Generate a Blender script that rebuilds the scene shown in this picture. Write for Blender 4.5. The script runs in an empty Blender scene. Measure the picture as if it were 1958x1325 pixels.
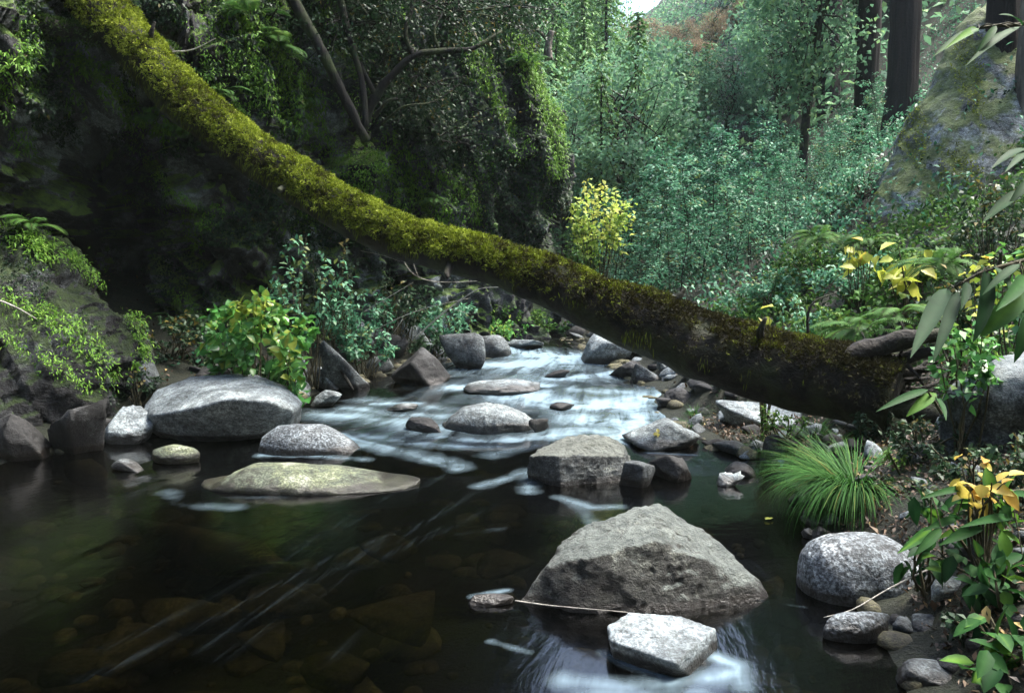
import bpy, math, random
import numpy as np
from mathutils import Vector, Matrix
from mathutils.bvhtree import BVHTree

SC = bpy.context.scene
COL = SC.collection
RNG = np.random.default_rng(7)
random.seed(7)

# ------------------------------------------------------------------ camera, sky, sun, exposure
FPX = 1523.0                       # focal length in photo pixels (1958 wide)
CX, CY = 979.0, 662.5
CAM_H = 1.30
PITCH = math.atan(142.5 / FPX)
cam_d = bpy.data.cameras.new('camera')
cam_d.lens = 28.0; cam_d.sensor_width = 36.0
cam_d.clip_start = 0.05; cam_d.clip_end = 600
cam = bpy.data.objects.new('camera', cam_d)
COL.objects.link(cam)
cam.location = (0, 0, CAM_H)
cam.rotation_euler = (math.pi / 2 - PITCH, 0, 0)
SC.camera = cam

SUN_EL, SUN_AZ = math.radians(62), math.radians(72)      # azimuth measured from +Y towards +X
world = bpy.data.worlds.new("World"); SC.world = world
world.use_nodes = True
wn = world.node_tree.nodes; wl = world.node_tree.links
bg = wn['Background']
sky = wn.new('ShaderNodeTexSky'); sky.sky_type = 'NISHITA'; sky.sun_disc = False
sky.sun_elevation = SUN_EL; sky.sun_rotation = SUN_AZ
sky.air_density = 1.0; sky.dust_density = 3.0; sky.ozone_density = 1.2
wl.new(sky.outputs[0], bg.inputs[0]); bg.inputs[1].default_value = 0.12
sun_d = bpy.data.lights.new('sun', 'SUN'); sun_d.energy = 1.5; sun_d.angle = math.radians(22)
sun_d.color = (1.0, 0.97, 0.9)
sun = bpy.data.objects.new('sun', sun_d); COL.objects.link(sun)
sd = Vector((math.sin(SUN_AZ) * math.cos(SUN_EL), math.cos(SUN_AZ) * math.cos(SUN_EL), math.sin(SUN_EL)))
sun.rotation_euler = sd.to_track_quat('Z', 'Y').to_euler()
SC.view_settings.view_transform = 'Standard'
SC.view_settings.look = 'None'
SC.view_settings.exposure = 2.9
SC.view_settings.gamma = 1.0
SC.cycles.max_bounces = 6
SC.cycles.diffuse_bounces = 2
SC.cycles.glossy_bounces = 2
SC.cycles.transparent_max_bounces = 16
SC.cycles.transmission_bounces = 4
SC.cycles.use_denoising = True
SC.cycles.sample_clamp_indirect = 3.0

# ------------------------------------------------------------------ numeric helpers
FWD = np.array([0, math.cos(PITCH), -math.sin(PITCH)])
UPV = np.array([0, math.sin(PITCH), math.cos(PITCH)])
CAMP = np.array([0, 0, CAM_H])

def W(px, py, Y):
    """world point seen at photo pixel (px,py) at distance Y up the stream"""
    d = FWD + np.array([1.0, 0, 0]) * (px - CX) / FPX + UPV * (CY - py) / FPX
    return CAMP + d * (Y / d[1])

def px2m(Y): return Y / FPX

def _hash(i, j, k, seed):
    h = (i * 374761393 + j * 668265263 + k * 2147483647 + seed * 974634777) & 0xFFFFFFFF
    h = ((h ^ (h >> 13)) * 1274126177) & 0xFFFFFFFF
    h = ((h ^ (h >> 16)) * 2246822519) & 0xFFFFFFFF
    return ((h ^ (h >> 15)) & 0xFFFF) / 32767.5 - 1.0

def vnoise(p, seed=0):
    p = np.asarray(p, float); f0 = np.floor(p); f = p - f0
    i = f0.astype(np.int64); u = f * f * f * (f * (f * 6 - 15) + 10)
    r = 0
    for a in (0, 1):
        wa = u[..., 0] if a else 1 - u[..., 0]
        for b in (0, 1):
            wb = u[..., 1] if b else 1 - u[..., 1]
            for c in (0, 1):
                wc = u[..., 2] if c else 1 - u[..., 2]
                r = r + wa * wb * wc * _hash(i[..., 0] + a, i[..., 1] + b, i[..., 2] + c, seed)
    return r

def fbm(p, octv=4, seed=0, gain=0.5, ridged=False):
    p = np.asarray(p, float); r = 0; a = 1.0; t = 0
    for o in range(octv):
        n = vnoise(p * (2.03 ** o) + 13.7 * o, seed + o * 17)
        if ridged: n = 1 - 2 * np.abs(n)
        r = r + a * n; t += a; a *= gain
    return r / t

def sstep(a, b, x):
    t = np.clip((x - a) / (b - a), 0, 1); return t * t * (3 - 2 * t)

# stream: water level and banks as functions of distance
WY = np.array([-40, 2.2, 2.6, 5.0, 5.6, 6.6, 7.4, 7.9, 8.8, 9.2, 10.2, 12, 16, 22, 70])
WZ = np.array([0, 0, 0, 0, .03, .055, .10, .14, .165, .20, .25, .31, .55, .9, 4.5])
def wz(y): return np.interp(y, WY, WZ)
XLY = [-40, 0, 3, 5.4, 6.0, 6.6, 8, 9, 10, 12, 14, 20, 70]
XLX = [-6, -5, -4.3, -3.5, -3.1, -2.6, -2.1, -1.5, -.75, -.55, -.35, 0.2, 4]
XRY = [-40, 0, 2.4, 3.2, 4.1, 5.2, 5.8, 6.5, 8, 9.5, 12, 16, 20, 70]
XRX = [2, 1.2, 1.35, 1.55, 1.62, 1.85, 1.6, 1.45, 1.6, 1.5, 1.0, 1.0, 1.6, 6]
def xl(y): return np.interp(y, XLY, XLX)
def xr(y): return np.interp(y, XRY, XRX)

def ground(x, y):
    x = np.asarray(x, float); y = np.asarray(y, float)
    L, R = xl(y), xr(y)
    p = np.stack([x, y, np.zeros_like(x)], -1)
    n1 = fbm(p * 1.1, 3, 3); n2 = fbm(p * 5, 3, 9)
    inn = np.minimum(x - L, R - x)
    z = wz(y) + 0.03
    bed = -0.42 * sstep(-0.05, 0.9, inn) * (1 - 0.45 * sstep(5, 8, y))
    out_r = np.maximum(x - R, 0); out_l = np.maximum(L - x, 0)
    # right bank: low gravel bar, then the slope
    bar = 0.75 * sstep(6.9, 6.3, y) * sstep(4.4, 5.4, y)
    rr = np.maximum(out_r - bar * 1.0, 0)
    rise_r = 0.10 * np.minimum(out_r, bar) + 0.36 * rr + 0.03 * rr ** 2 + 0.10 * sstep(0, .25, rr)
    rise_r = np.where(y > 10, rise_r * (0.45 + .55 * sstep(6, 0, y - 10) + .4 * sstep(2, 6, out_r)), rise_r)
    rise_l = 0.30 * out_l + 1.5 * np.maximum(out_l - 3.6, 0)
    back = 0.272 * np.maximum(y - 17, 0) * sstep(15, 30, y)
    behind = 0.45 * np.maximum(-3 - y, 0)  # unseen ground raised behind the camera to cut low sky light
    z = z + bed + np.minimum(rise_r, 26) + np.minimum(rise_l, 26) + back + behind
    amp = 0.03 + 0.10 * sstep(0, 1.5, np.maximum(out_l, out_r)) + 0.8 * sstep(20, 40, y)
    return z + amp * n1 + 0.018 * n2

def G(px, py, it=12):
    """point of the water surface seen at photo pixel"""
    Y = 5.0
    for _ in range(30):
        p = W(px, py, Y)
        tgt = float(wz(Y))
        d = (p - CAMP) / Y
        Yn = (tgt - CAM_H) / d[2] if d[2] < -1e-4 else 30
        Y = 0.5 * Y + 0.5 * min(max(Yn, 1.0), 40)
    return W(px, py, Y)

# ------------------------------------------------------------------ object helpers
def mesh_np(name, V, F, mat=None, smooth=True, attrs=None):
    """V (n,3); F list/array of faces (array (m,3/4) or list of lists)"""
    me = bpy.data.meshes.new(name)
    V = np.asarray(V, np.float32)
    if isinstance(F, np.ndarray):
        m, k = F.shape
        me.vertices.add(len(V)); me.vertices.foreach_set('co', V.ravel())
        me.loops.add(m * k); me.loops.foreach_set('vertex_index', F.astype(np.int32).ravel())
        me.polygons.add(m); me.polygons.foreach_set('loop_start', np.arange(0, m * k, k, dtype=np.int32))
        me.update(calc_edges=True)
    else:
        me.from_pydata(V.tolist(), [], F); me.update()
    me.polygons.foreach_set('use_smooth', np.full(len(me.polygons), smooth))
    if attrs:
        for an, av in attrs.items():
            a = me.attributes.new(an, 'FLOAT', 'POINT')
            a.data.foreach_set('value', np.asarray(av, np.float32))
    if mat: me.materials.append(mat)
    me.validate()
    return me

def link(name, me, parent=None, loc=None):
    o = bpy.data.objects.new(name, me); COL.objects.link(o)
    if parent is not None: o.parent = parent
    if loc is not None: o.location = loc
    return o

def tag(o, label=None, cat=None, group=None, kind=None):
    if label: o['label'] = label
    if cat: o['category'] = cat
    if group: o['group'] = group
    if kind: o['kind'] = kind
    return o

def empty(name, loc, label, cat, group=None, rz=0.0, scale=1.0):
    o = bpy.data.objects.new(name, None); COL.objects.link(o)
    o.location = loc; o.rotation_euler = (0, 0, rz)
    o.scale = (scale, scale, scale) if np.isscalar(scale) else scale
    o.empty_display_size = 0.1
    return tag(o, label, cat, group)

def copy_thing(src, loc, rz=0, scale=1.0, label=None, group=None, tilt=(0, 0)):
    c = src.copy(); COL.objects.link(c)
    c.location = loc; c.rotation_euler = (tilt[0], tilt[1], rz)
    c.scale = (scale, scale, scale) if np.isscalar(scale) else scale
    if label: c['label'] = label
    if group: c['group'] = group
    for ch in list(src.children):
        d = ch.copy(); COL.objects.link(d); d.parent = c
        for g in list(ch.children):
            e = g.copy(); COL.objects.link(e); e.parent = d
    return c

class MB:
    """mesh collector, numpy chunks of quads / tris"""
    def __init__(s): s.v = []; s.q = []; s.t = []; s.a = []; s.n = 0
    def add(s, V, Q=None, T=None, rnd=0.5):
        V = np.asarray(V, float)
        s.v.append(V)
        s.a.append(np.full(len(V), rnd) if np.isscalar(rnd) else np.asarray(rnd))
        if Q is not None and len(Q): s.q.append(np.asarray(Q) + s.n)
        if T is not None and len(T): s.t.append(np.asarray(T) + s.n)
        s.n += len(V)
    def mesh(s, name, mat, smooth=True):
        V = np.concatenate(s.v)
        A = np.concatenate(s.a)
        if s.q and not s.t:
            return mesh_np(name, V, np.concatenate(s.q), mat, smooth, {'rnd': A})
        F = []
        if s.q: F += np.concatenate(s.q).tolist()
        if s.t: F += np.concatenate(s.t).tolist()
        return mesh_np(name, V, F, mat, smooth, {'rnd': A})

def nrm(v): return v / np.maximum(np.linalg.norm(v, axis=-1, keepdims=True), 1e-9)

def tube(mb, pts, rad, segs=8, rough=0.0, rfreq=6.0, seed=0, cap=True, rnd=0.5, sub=1):
    pts = np.asarray(pts, float); rad = np.asarray(rad, float)
    if sub > 1:
        t = np.arange(len(pts)); tt = np.linspace(0, len(pts) - 1, (len(pts) - 1) * sub + 1)
        pts = catmull(pts, tt); rad = np.interp(tt, t, rad)
    n = len(pts)
    tan = nrm(np.gradient(pts, axis=0))
    ref = np.array([0.0, 0, 1]) if abs(tan[0][2]) < 0.9 else np.array([1.0, 0, 0])
    a = nrm(np.cross(tan[0], ref)); A = [a]
    for i in range(1, n):
        a = A[-1] - tan[i] * np.dot(A[-1], tan[i]); A.append(a / max(np.linalg.norm(a), 1e-9))
    A = np.array(A); B = np.cross(tan, A)
    th = np.arange(segs) * 2 * math.pi / segs
    D = A[:, None, :] * np.cos(th)[None, :, None] + B[:, None, :] * np.sin(th)[None, :, None]
    V = pts[:, None, :] + D * rad[:, None, None]
    if rough:
        nz = fbm(V * rfreq, 3, seed)
        V = V + D * (rough * rad[:, None] * nz)[..., None]
    V = V.reshape(-1, 3)
    i = np.arange(n - 1)[:, None] * segs; j = np.arange(segs)[None, :]; j2 = (j + 1) % segs
    Q = np.stack([i + j, i + j2, i + segs + j2, i + segs + j], -1).reshape(-1, 4)
    T = None
    if cap:
        V = np.concatenate([V, pts[:1] - tan[:1] * rad[0] * .2, pts[-1:] + tan[-1:] * rad[-1] * .3])
        c0, c1 = n * segs, n * segs + 1
        jj = np.arange(segs); j2 = (jj + 1) % segs
        T = np.concatenate([np.stack([np.full(segs, c0), j2, jj], -1),
                            np.stack([np.full(segs, c1), (n - 1) * segs + jj, (n - 1) * segs + j2], -1)])
    mb.add(V, Q, T, rnd)

def catmull(P, tt):
    P = np.asarray(P, float); n = len(P)
    i = np.clip(np.floor(tt).astype(int), 0, n - 2); f = (tt - i)[:, None]
    g = lambda k: P[np.clip(k, 0, n - 1)]
    p0, p1, p2, p3 = g(i - 1), g(i), g(i + 1), g(i + 2)
    return 0.5 * ((2 * p1) + (-p0 + p2) * f + (2 * p0 - 5 * p1 + 4 * p2 - p3) * f ** 2 + (-p0 + 3 * p1 - 3 * p2 + p3) * f ** 3)

def leaves(mb, P, D, N, Ln, Wd, rnd, sections=1, droop=0.0, fold=0.25):
    """leaf blades. P base, D direction, N up normal; sections=1 -> rhombus, else strips of 2x quads"""
    P = np.asarray(P, float); n = len(P)
    D = nrm(np.asarray(D, float)); N = np.asarray(N, float)
    S = nrm(np.cross(D, N)); N = nrm(np.cross(S, D))
    Ln = np.broadcast_to(Ln, (n,)); Wd = np.broadcast_to(Wd, (n,)); rnd = np.broadcast_to(rnd, (n,))
    if sections == 1:
        m = P + D * (Ln * .45)[:, None]; f = N * (Wd * fold)[:, None]
        V = np.stack([P, m - S * (Wd * .5)[:, None] + f, P + D * Ln[:, None] - N * (Ln * droop)[:, None], m + S * (Wd * .5)[:, None] + f], 1)
        Q = np.arange(n * 4).reshape(n, 4)
        mb.add(V.reshape(-1, 3), Q, None, np.repeat(rnd, 4)); return
    k = sections + 1
    t = np.linspace(0, 1, k)
    w = np.sin(np.pi * t ** 0.8) ** 0.75 * (1 - 0.15 * t); w[0] = 0.04; w[-1] = 0.02
    C = P[:, None, :] + D[:, None, :] * (Ln[:, None] * t)[..., None] - N[:, None, :] * (Ln[:, None] * droop * t ** 2)[..., None]
    hw = Wd[:, None] * .5 * w[None, :]
    up = N[:, None, :] * (hw * fold * 2)[..., None]
    Lf = C - S[:, None, :] * hw[..., None] + up; Rt = C + S[:, None, :] * hw[..., None] + up
    V = np.stack([Lf, C, Rt], 2).reshape(n, k * 3, 3)
    q = []
    for s in range(sections):
        a = s * 3
        q += [[a, a + 1, a + 4, a + 3], [a + 1, a + 2, a + 5, a + 4]]
    Q = (np.arange(n)[:, None, None] * (k * 3) + np.array(q)[None]).reshape(-1, 4)
    mb.add(V.reshape(-1, 3), Q, None, np.clip(np.repeat(rnd, k * 3) + np.tile(np.tile([-.06, .2, -.02], k), n), 0, 1))

def rdir(n, rng, up=0.0):
    v = rng.normal(size=(n, 3)); v[:, 2] += up
    return nrm(v)

# ------------------------------------------------------------------ materials
def newmat(name):
    m = bpy.data.materials.new(name); m.use_nodes = True
    nt = m.node_tree; b = nt.nodes['Principled BSDF']; return m, nt, b

def N_(nt, t, **kw):
    n = nt.nodes.new(t)
    for k, v in kw.items(): setattr(n, k, v)
    return n

def ramp(nt, fac, stops):
    r = N_(nt, 'ShaderNodeValToRGB'); e = r.color_ramp.elements
    while len(e) < len(stops): e.new(0.5)
    for el, (p, c) in zip(e, stops):
        el.position = p; el.color = (*c, 1) if len(c) == 3 else c
    nt.links.new(fac, r.inputs[0]); return r

def noise_n(nt, vec, scale, detail=6, rough=0.6, dist=0.0):
    n = N_(nt, 'ShaderNodeTexNoise'); n.inputs['Scale'].default_value = scale
    n.inputs['Detail'].default_value = detail; n.inputs['Roughness'].default_value = rough
    n.inputs['Distortion'].default_value = dist
    if vec is not None: nt.links.new(vec, n.inputs['Vector'])
    return n

def mapping(nt, vec, scale=(1, 1, 1), rot=(0, 0, 0)):
    m = N_(nt, 'ShaderNodeMapping'); m.inputs['Scale'].default_value = scale; m.inputs['Rotation'].default_value = rot
    nt.links.new(vec, m.inputs['Vector']); return m.outputs[0]

def math_n(nt, op, a, b=None, clamp=False):
    m = N_(nt, 'ShaderNodeMath', operation=op); m.use_clamp = clamp
    for i, v in enumerate((a, b)):
        if v is None: continue
        if isinstance(v, (int, float)): m.inputs[i].default_value = v
        else: nt.links.new(v, m.inputs[i])
    return m.outputs[0]

def mixc(nt, fac, a, b, mode='MIX'):
    m = N_(nt, 'ShaderNodeMix', data_type='RGBA', blend_type=mode)
    for s, v in ((0, fac), (6, a), (7, b)):
        if isinstance(v, (int, float)): m.inputs[s].default_value = v
        elif isinstance(v, tuple): m.inputs[s].default_value = (*v, 1)
        else: nt.links.new(v, m.inputs[s])
    return m.outputs[2]

def leaf_mat(name, stops, rough=0.42, trans=0.25, spec=0.5):
    m, nt, b = newmat(name)
    at = N_(nt, 'ShaderNodeAttribute', attribute_name='rnd')
    oi = N_(nt, 'ShaderNodeObjectInfo')
    sh = math_n(nt, 'MULTIPLY_ADD', oi.outputs['Random'], 0.16); sh.node.inputs[2].default_value = -0.08
    fac = math_n(nt, 'ADD', at.outputs['Fac'], sh, clamp=True)
    r = ramp(nt, fac, stops)
    tc = N_(nt, 'ShaderNodeTexCoord')
    n = noise_n(nt, tc.outputs['Object'], 25, 3)
    c = mixc(nt, 0.35, r.outputs[0], ramp(nt, n.outputs[0], [(.3, (.45, .45, .45)), (.7, (1.35, 1.35, 1.35))]).outputs[0], 'MULTIPLY')
    nt.links.new(c, b.inputs['Base Color'])
    b.inputs['Roughness'].default_value = rough
    b.inputs['Specular IOR Level'].default_value = spec
    tr = N_(nt, 'ShaderNodeBsdfTranslucent'); nt.links.new(c, tr.inputs[0])
    mx = N_(nt, 'ShaderNodeMixShader'); mx.inputs[0].default_value = trans
    nt.links.new(b.outputs[0], mx.inputs[1]); nt.links.new(tr.outputs[0], mx.inputs[2])
    nt.links.new(mx.outputs[0], nt.nodes['Material Output'].inputs[0])
    return m

def rock_mat(name, stops, speck=0.35, scale=3.0, moss=0.0, moss_or_light_col=((.05, .09, .015), (.12, .17, .02)), wet=True, bump=0.4, rough=0.75, vein=0.0, sscale=90, moss_or_light_bias=0.45):
    m, nt, b = newmat(name)
    geo = N_(nt, 'ShaderNodeNewGeometry'); pos = geo.outputs['Position']
    n1 = noise_n(nt, pos, scale, 8, .65, .3); n2 = noise_n(nt, pos, sscale, 4, .7); n3 = noise_n(nt, pos, scale * 5, 6, .7)
    r = ramp(nt, n1.outputs[0], [(.5 + (p_ - .5) * .62, c_) for p_, c_ in stops])
    n5 = noise_n(nt, pos, scale * 14, 6, .75); n6 = noise_n(nt, mapping(nt, pos, (1, 1, 3.2), (.35, -.3, 0)), scale * 3.3, 5, .7, .6)
    sp = ramp(nt, n2.outputs[0], [(.42, (.3, .3, .3)), (.5, (.9, .9, .9)), (.58, (1.9, 1.9, 1.9))])
    c = mixc(nt, speck, r.outputs[0], sp.outputs[0], 'MULTIPLY')
    c = mixc(nt, 0.5, c, ramp(nt, n3.outputs[0], [(.35, (.55, .56, .55)), (.65, (1.4, 1.38, 1.32))]).outputs[0], 'MULTIPLY')
    c = mixc(nt, 0.6, c, ramp(nt, n5.outputs[0], [(.42, (.4, .4, .4)), (.5, (1, 1, 1)), (.6, (1.6, 1.6, 1.55))]).outputs[0], 'MULTIPLY')
    c = mixc(nt, 0.5, c, ramp(nt, n6.outputs[0], [(.42, (.45, .44, .42)), (.5, (1, 1, 1)), (.6, (1.3, 1.3, 1.3))]).outputs[0], 'MULTIPLY')
    hgt = math_n(nt, 'ADD', math_n(nt, 'ADD', n3.outputs[0], math_n(nt, 'MULTIPLY', n5.outputs[0], .7)), math_n(nt, 'ADD', math_n(nt, 'MULTIPLY', n2.outputs[0], .35), n6.outputs[0]))
    # cracks
    vo = N_(nt, 'ShaderNodeTexVoronoi', feature='DISTANCE_TO_EDGE'); vo.inputs['Scale'].default_value = scale * 1.6
    wp = N_(nt, 'ShaderNodeVectorMath', operation='MULTIPLY_ADD'); nt.links.new(n1.outputs['Color'], wp.inputs[0]); wp.inputs[1].default_value = (.5, .5, .9)
    nt.links.new(mapping(nt, pos, (.7, .7, 1.6), (.3, .25, 0)), wp.inputs[2]); nt.links.new(wp.outputs[0], vo.inputs['Vector'])
    cr = ramp(nt, vo.outputs[0], [(0, (.3, .3, .3)), (.05, (1, 1, 1))])
    c = mixc(nt, 0.55, c, cr.outputs[0], 'MULTIPLY')
    hgt = math_n(nt, 'ADD', hgt, math_n(nt, 'MULTIPLY', cr.outputs[0], .5))
    if vein:
        vv = noise_n(nt, mapping(nt, pos, (1.2, 1.2, 9), (.25, -.45, 0)), 2.2, 5, .5, .8)
        vr = ramp(nt, vv.outputs[0], [(.485, (0, 0, 0)), (.5, (1, 1, 1)), (.515, (0, 0, 0))])
        c = mixc(nt, math_n(nt, 'MULTIPLY', vr.outputs[0], vein), c, (.5, .52, .46))
    if moss:  # true moss, and on some boulders top light painted as a pale tint
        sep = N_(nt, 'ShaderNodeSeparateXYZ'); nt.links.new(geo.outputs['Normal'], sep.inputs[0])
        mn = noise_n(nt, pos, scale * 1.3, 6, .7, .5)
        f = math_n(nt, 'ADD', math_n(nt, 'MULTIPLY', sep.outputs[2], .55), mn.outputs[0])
        f = ramp(nt, f, [(moss_or_light_bias + .25, (0, 0, 0)), (moss_or_light_bias + .38, (1, 1, 1))])
        mc = ramp(nt, n3.outputs[0], [(.35, moss_or_light_col[0]), (.65, moss_or_light_col[1])])
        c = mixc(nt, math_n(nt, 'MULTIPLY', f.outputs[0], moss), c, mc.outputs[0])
        n4 = noise_n(nt, pos, 60, 4, .7)
        hgt = math_n(nt, 'ADD', hgt, math_n(nt, 'MULTIPLY', n4.outputs[0], math_n(nt, 'MULTIPLY', f.outputs[0], 1.2)))
    if wet:   # damp band at the waterline, soaked stone under water
        at = N_(nt, 'ShaderNodeAttribute', attribute_name='wet')
        wn_ = noise_n(nt, pos, 9, 3)
        wf = math_n(nt, 'ADD', at.outputs['Fac'], math_n(nt, 'MULTIPLY', math_n(nt, 'SUBTRACT', wn_.outputs[0], .5), .9))
        wf2 = ramp(nt, wf, [(.25, (0, 0, 0)), (.6, (1, 1, 1))])
        c = mixc(nt, math_n(nt, 'MULTIPLY', wf2.outputs[0], .82), c, (.012, .009, .006))
        rr = math_n(nt, 'SUBTRACT', rough, math_n(nt, 'MULTIPLY', wf2.outputs[0], rough - .3))
        nt.links.new(rr, b.inputs['Roughness'])
    else: b.inputs['Roughness'].default_value = rough
    nt.links.new(c, b.inputs['Base Color'])
    bp = N_(nt, 'ShaderNodeBump'); bp.inputs['Strength'].default_value = bump; bp.inputs['Distance'].default_value = 0.03
    nt.links.new(hgt, bp.inputs['Height']); nt.links.new(bp.outputs[0], b.inputs['Normal'])
    return m

def bark_mat(name, c0, c1, scale=6, stretch=0.12, bump=0.8, moss=0.0):
    m, nt, b = newmat(name)
    tc = N_(nt, 'ShaderNodeTexCoord'); o = tc.outputs['Object']
    v = mapping(nt, o, (1, 1, stretch))
    n = noise_n(nt, v, scale, 6, .65, .4); n2 = noise_n(nt, o, 22, 4)
    c = ramp(nt, n.outputs[0], [(.36, c0), (.64, c1)]).outputs[0]
    if moss:
        f = ramp(nt, noise_n(nt, o, 2.5, 5).outputs[0], [(.48, (0, 0, 0)), (.6, (1, 1, 1))])
        c = mixc(nt, math_n(nt, 'MULTIPLY', f.outputs[0], moss), c, (.05, .075, .015))
    nt.links.new(c, b.inputs['Base Color']); b.inputs['Roughness'].default_value = .85
    h = math_n(nt, 'ADD', n.outputs[0], math_n(nt, 'MULTIPLY', n2.outputs[0], .3))
    bp = N_(nt, 'ShaderNodeBump'); bp.inputs['Strength'].default_value = bump; bp.inputs['Distance'].default_value = .04
    nt.links.new(h, bp.inputs['Height']); nt.links.new(bp.outputs[0], b.inputs['Normal'])
    return m

M = {}
M['teal_leaf'] = leaf_mat('thicket_leaf', [(0, (.02, .09, .045)), (.5, (.085, .27, .14)), (.9, (.20, .44, .26)), (1, (.17, .22, .06))], .5, .3, .4)
M['far_leaf'] = leaf_mat('far_leaf', [(0, (.08, .18, .10)), (.6, (.16, .33, .18)), (1, (.26, .42, .16))], .6, .45)
M['rust_leaf'] = leaf_mat('rust_leaf', [(0, (.16, .15, .08)), (.6, (.34, .25, .15)), (1, (.46, .29, .20))], .7, .3)
M['conifer'] = leaf_mat('conifer_needles', [(0, (.06, .15, .05)), (.6, (.13, .28, .07)), (1, (.2, .36, .09))], .6, .2)
M['redwood_leaf'] = leaf_mat('redwood_needles', [(0, (.012, .035, .02)), (.7, (.03, .075, .04)), (1, (.05, .11, .05))], .5, .2)
M['yellow_leaf'] = leaf_mat('yellow_leaf', [(0, (.20, .32, .04)), (.4, (.42, .50, .06)), (.88, (.62, .60, .12)), (1, (.60, .38, .06))], .5, .4)
M['lime_leaf'] = leaf_mat('lime_leaf', [(0, (.035, .13, .025)), (.5, (.08, .27, .06)), (.9, (.17, .38, .07)), (1, (.36, .42, .06))], .38, .3, .6)
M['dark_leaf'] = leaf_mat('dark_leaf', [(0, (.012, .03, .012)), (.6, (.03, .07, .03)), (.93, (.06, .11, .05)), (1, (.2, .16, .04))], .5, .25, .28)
M['big_leaf'] = leaf_mat('big_leaf', [(0, (.006, .03, .010)), (.5, (.016, .062, .016)), (.85, (.035, .11, .025)), (1, (.10, .22, .025))], .6, .3, .12)
M['fern_leaf'] = leaf_mat('fern_leaf', [(0, (.03, .09, .02)), (.6, (.07, .17, .035)), (1, (.15, .24, .04))], .6, .3, .15)
M['moss_tuft'] = leaf_mat('moss_tuft', [(0, (.02, .018, .008)), (.25, (.06, .06, .01)), (.5, (.15, .20, .018)), (.8, (.27, .34, .03)), (1, (.40, .46, .08))], .8, .25, .2)
M['green_moss'] = leaf_mat('green_moss', [(0, (.02, .05, .01)), (.6, (.06, .12, .015)), (1, (.14, .22, .025))], .7, .25, .3)
M['bright_moss'] = leaf_mat('bright_moss', [(0, (.05, .13, .015)), (.5, (.13, .30, .03)), (1, (.26, .44, .06))], .6, .35, .3)
M['lemon_leaf'] = leaf_mat('lemon_leaf', [(0, (.16, .30, .05)), (.5, (.42, .56, .09)), (1, (.66, .66, .16))], .55, .45, .3)
M['amber_leaf'] = leaf_mat('amber_leaf', [(0, (.35, .33, .05)), (.7, (.58, .47, .10)), (1, (.5, .28, .06))], .5, .4, .3)
M['grass'] = leaf_mat('grass_blade', [(0, (.015, .05, .012)), (.6, (.04, .13, .025)), (.9, (.09, .19, .04)), (1, (.25, .12, .04))], .65, .2, .1)
M['litter'] = leaf_mat('litter_leaf', [(0, (.03, .02, .012)), (.5, (.09, .055, .03)), (.85, (.2, .13, .07)), (1, (.4, .3, .1))], .6, .1)
M['twig'] = bark_mat('twig_bark', (.25, .23, .2), (.5, .48, .42), 20, .3)
M['dark_bark'] = bark_mat('dark_bark', (.004, .003, .003), (.018, .015, .011), 9, .25, moss=.6)
M['redbark'] = bark_mat('redwood_bark', (.002, .0015, .0015), (.014, .008, .007), 9, .05, 1.0)
M['greybark'] = bark_mat('grey_bark', (.04, .035, .03), (.22, .19, .16), 9, .08, 1.0)
M['log_bark'] = bark_mat('log_bark', (.004, .003, .002), (.02, .015, .009), 10, 1, 1.0, moss=.35)
M['stem'] = bark_mat('stem', (.03, .03, .015), (.08, .07, .03), 20, .4)
GREY = [(.3, (.022, .026, .029)), (.5, (.068, .08, .086)), (.7, (.15, .172, .178))]
M['pale_rock'] = rock_mat('pale_rock', [(.3, (.10, .12, .13)), (.5, (.17, .20, .215)), (.7, (.29, .335, .345))], .45, 2.6)
M['grey_rock'] = rock_mat('grey_rock', GREY, .5, 3.5)
M['crown_rock'] = rock_mat('crown_rock', GREY, .6, 3.2, moss=.75, moss_or_light_col=((.13, .15, .155), (.24, .27, .27)), moss_or_light_bias=.42)  # crown painted pale on upward faces as light from above, no moss
M['main_rock'] = rock_mat('main_rock', [(.3, (.012, .012, .010)), (.5, (.042, .044, .038)), (.72, (.14, .15, .13))], .6, 3.2, sscale=120, bump=.9, moss=.7, moss_or_light_col=((.10, .12, .11), (.28, .32, .29)), moss_or_light_bias=.60)  # pale crest is top light put into the colour by facing
M['blocky_rock'] = rock_mat('blocky_rock', [(.3, (.018, .021, .022)), (.5, (.055, .064, .066)), (.72, (.14, .155, .155))], .6, 4, sscale=110, bump=.8, moss=.7, moss_or_light_col=((.12, .13, .11), (.24, .26, .22)), moss_or_light_bias=.48)  # upward faces coloured lighter to carry the light on the top
M['granite'] = rock_mat('granite_rock', [(.3, (.07, .08, .09)), (.5, (.095, .112, .125)), (.7, (.18, .2, .215))], .95, 2.0, sscale=70, bump=.4)
M['lichen_rock'] = rock_mat('lichen_rock', [(.3, (.03, .032, .02)), (.45, (.07, .085, .06)), (.6, (.13, .15, .085)), (.72, (.24, .26, .2))], .6, 6)
M['dark_rock'] = rock_mat('dark_rock', [(.3, (.006, .006, .006)), (.5, (.018, .018, .018)), (.7, (.06, .062, .064))], .5, 3.5)
M['river_rock'] = rock_mat('river_rock', [(.3, (.03, .028, .014)), (.5, (.075, .07, .035)), (.7, (.16, .15, .08))], .4, 3.5, wet=False)
M['cliff'] = rock_mat('cliff_rock', [(.3, (.008, .008, .008)), (.47, (.045, .047, .052)), (.6, (.18, .20, .21)), (.72, (.38, .43, .45))], .5, 1.5, moss=.9, moss_or_light_col=((.02, .05, .01), (.19, .32, .04)), wet=False, bump=1.0, moss_or_light_bias=.32)
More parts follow.
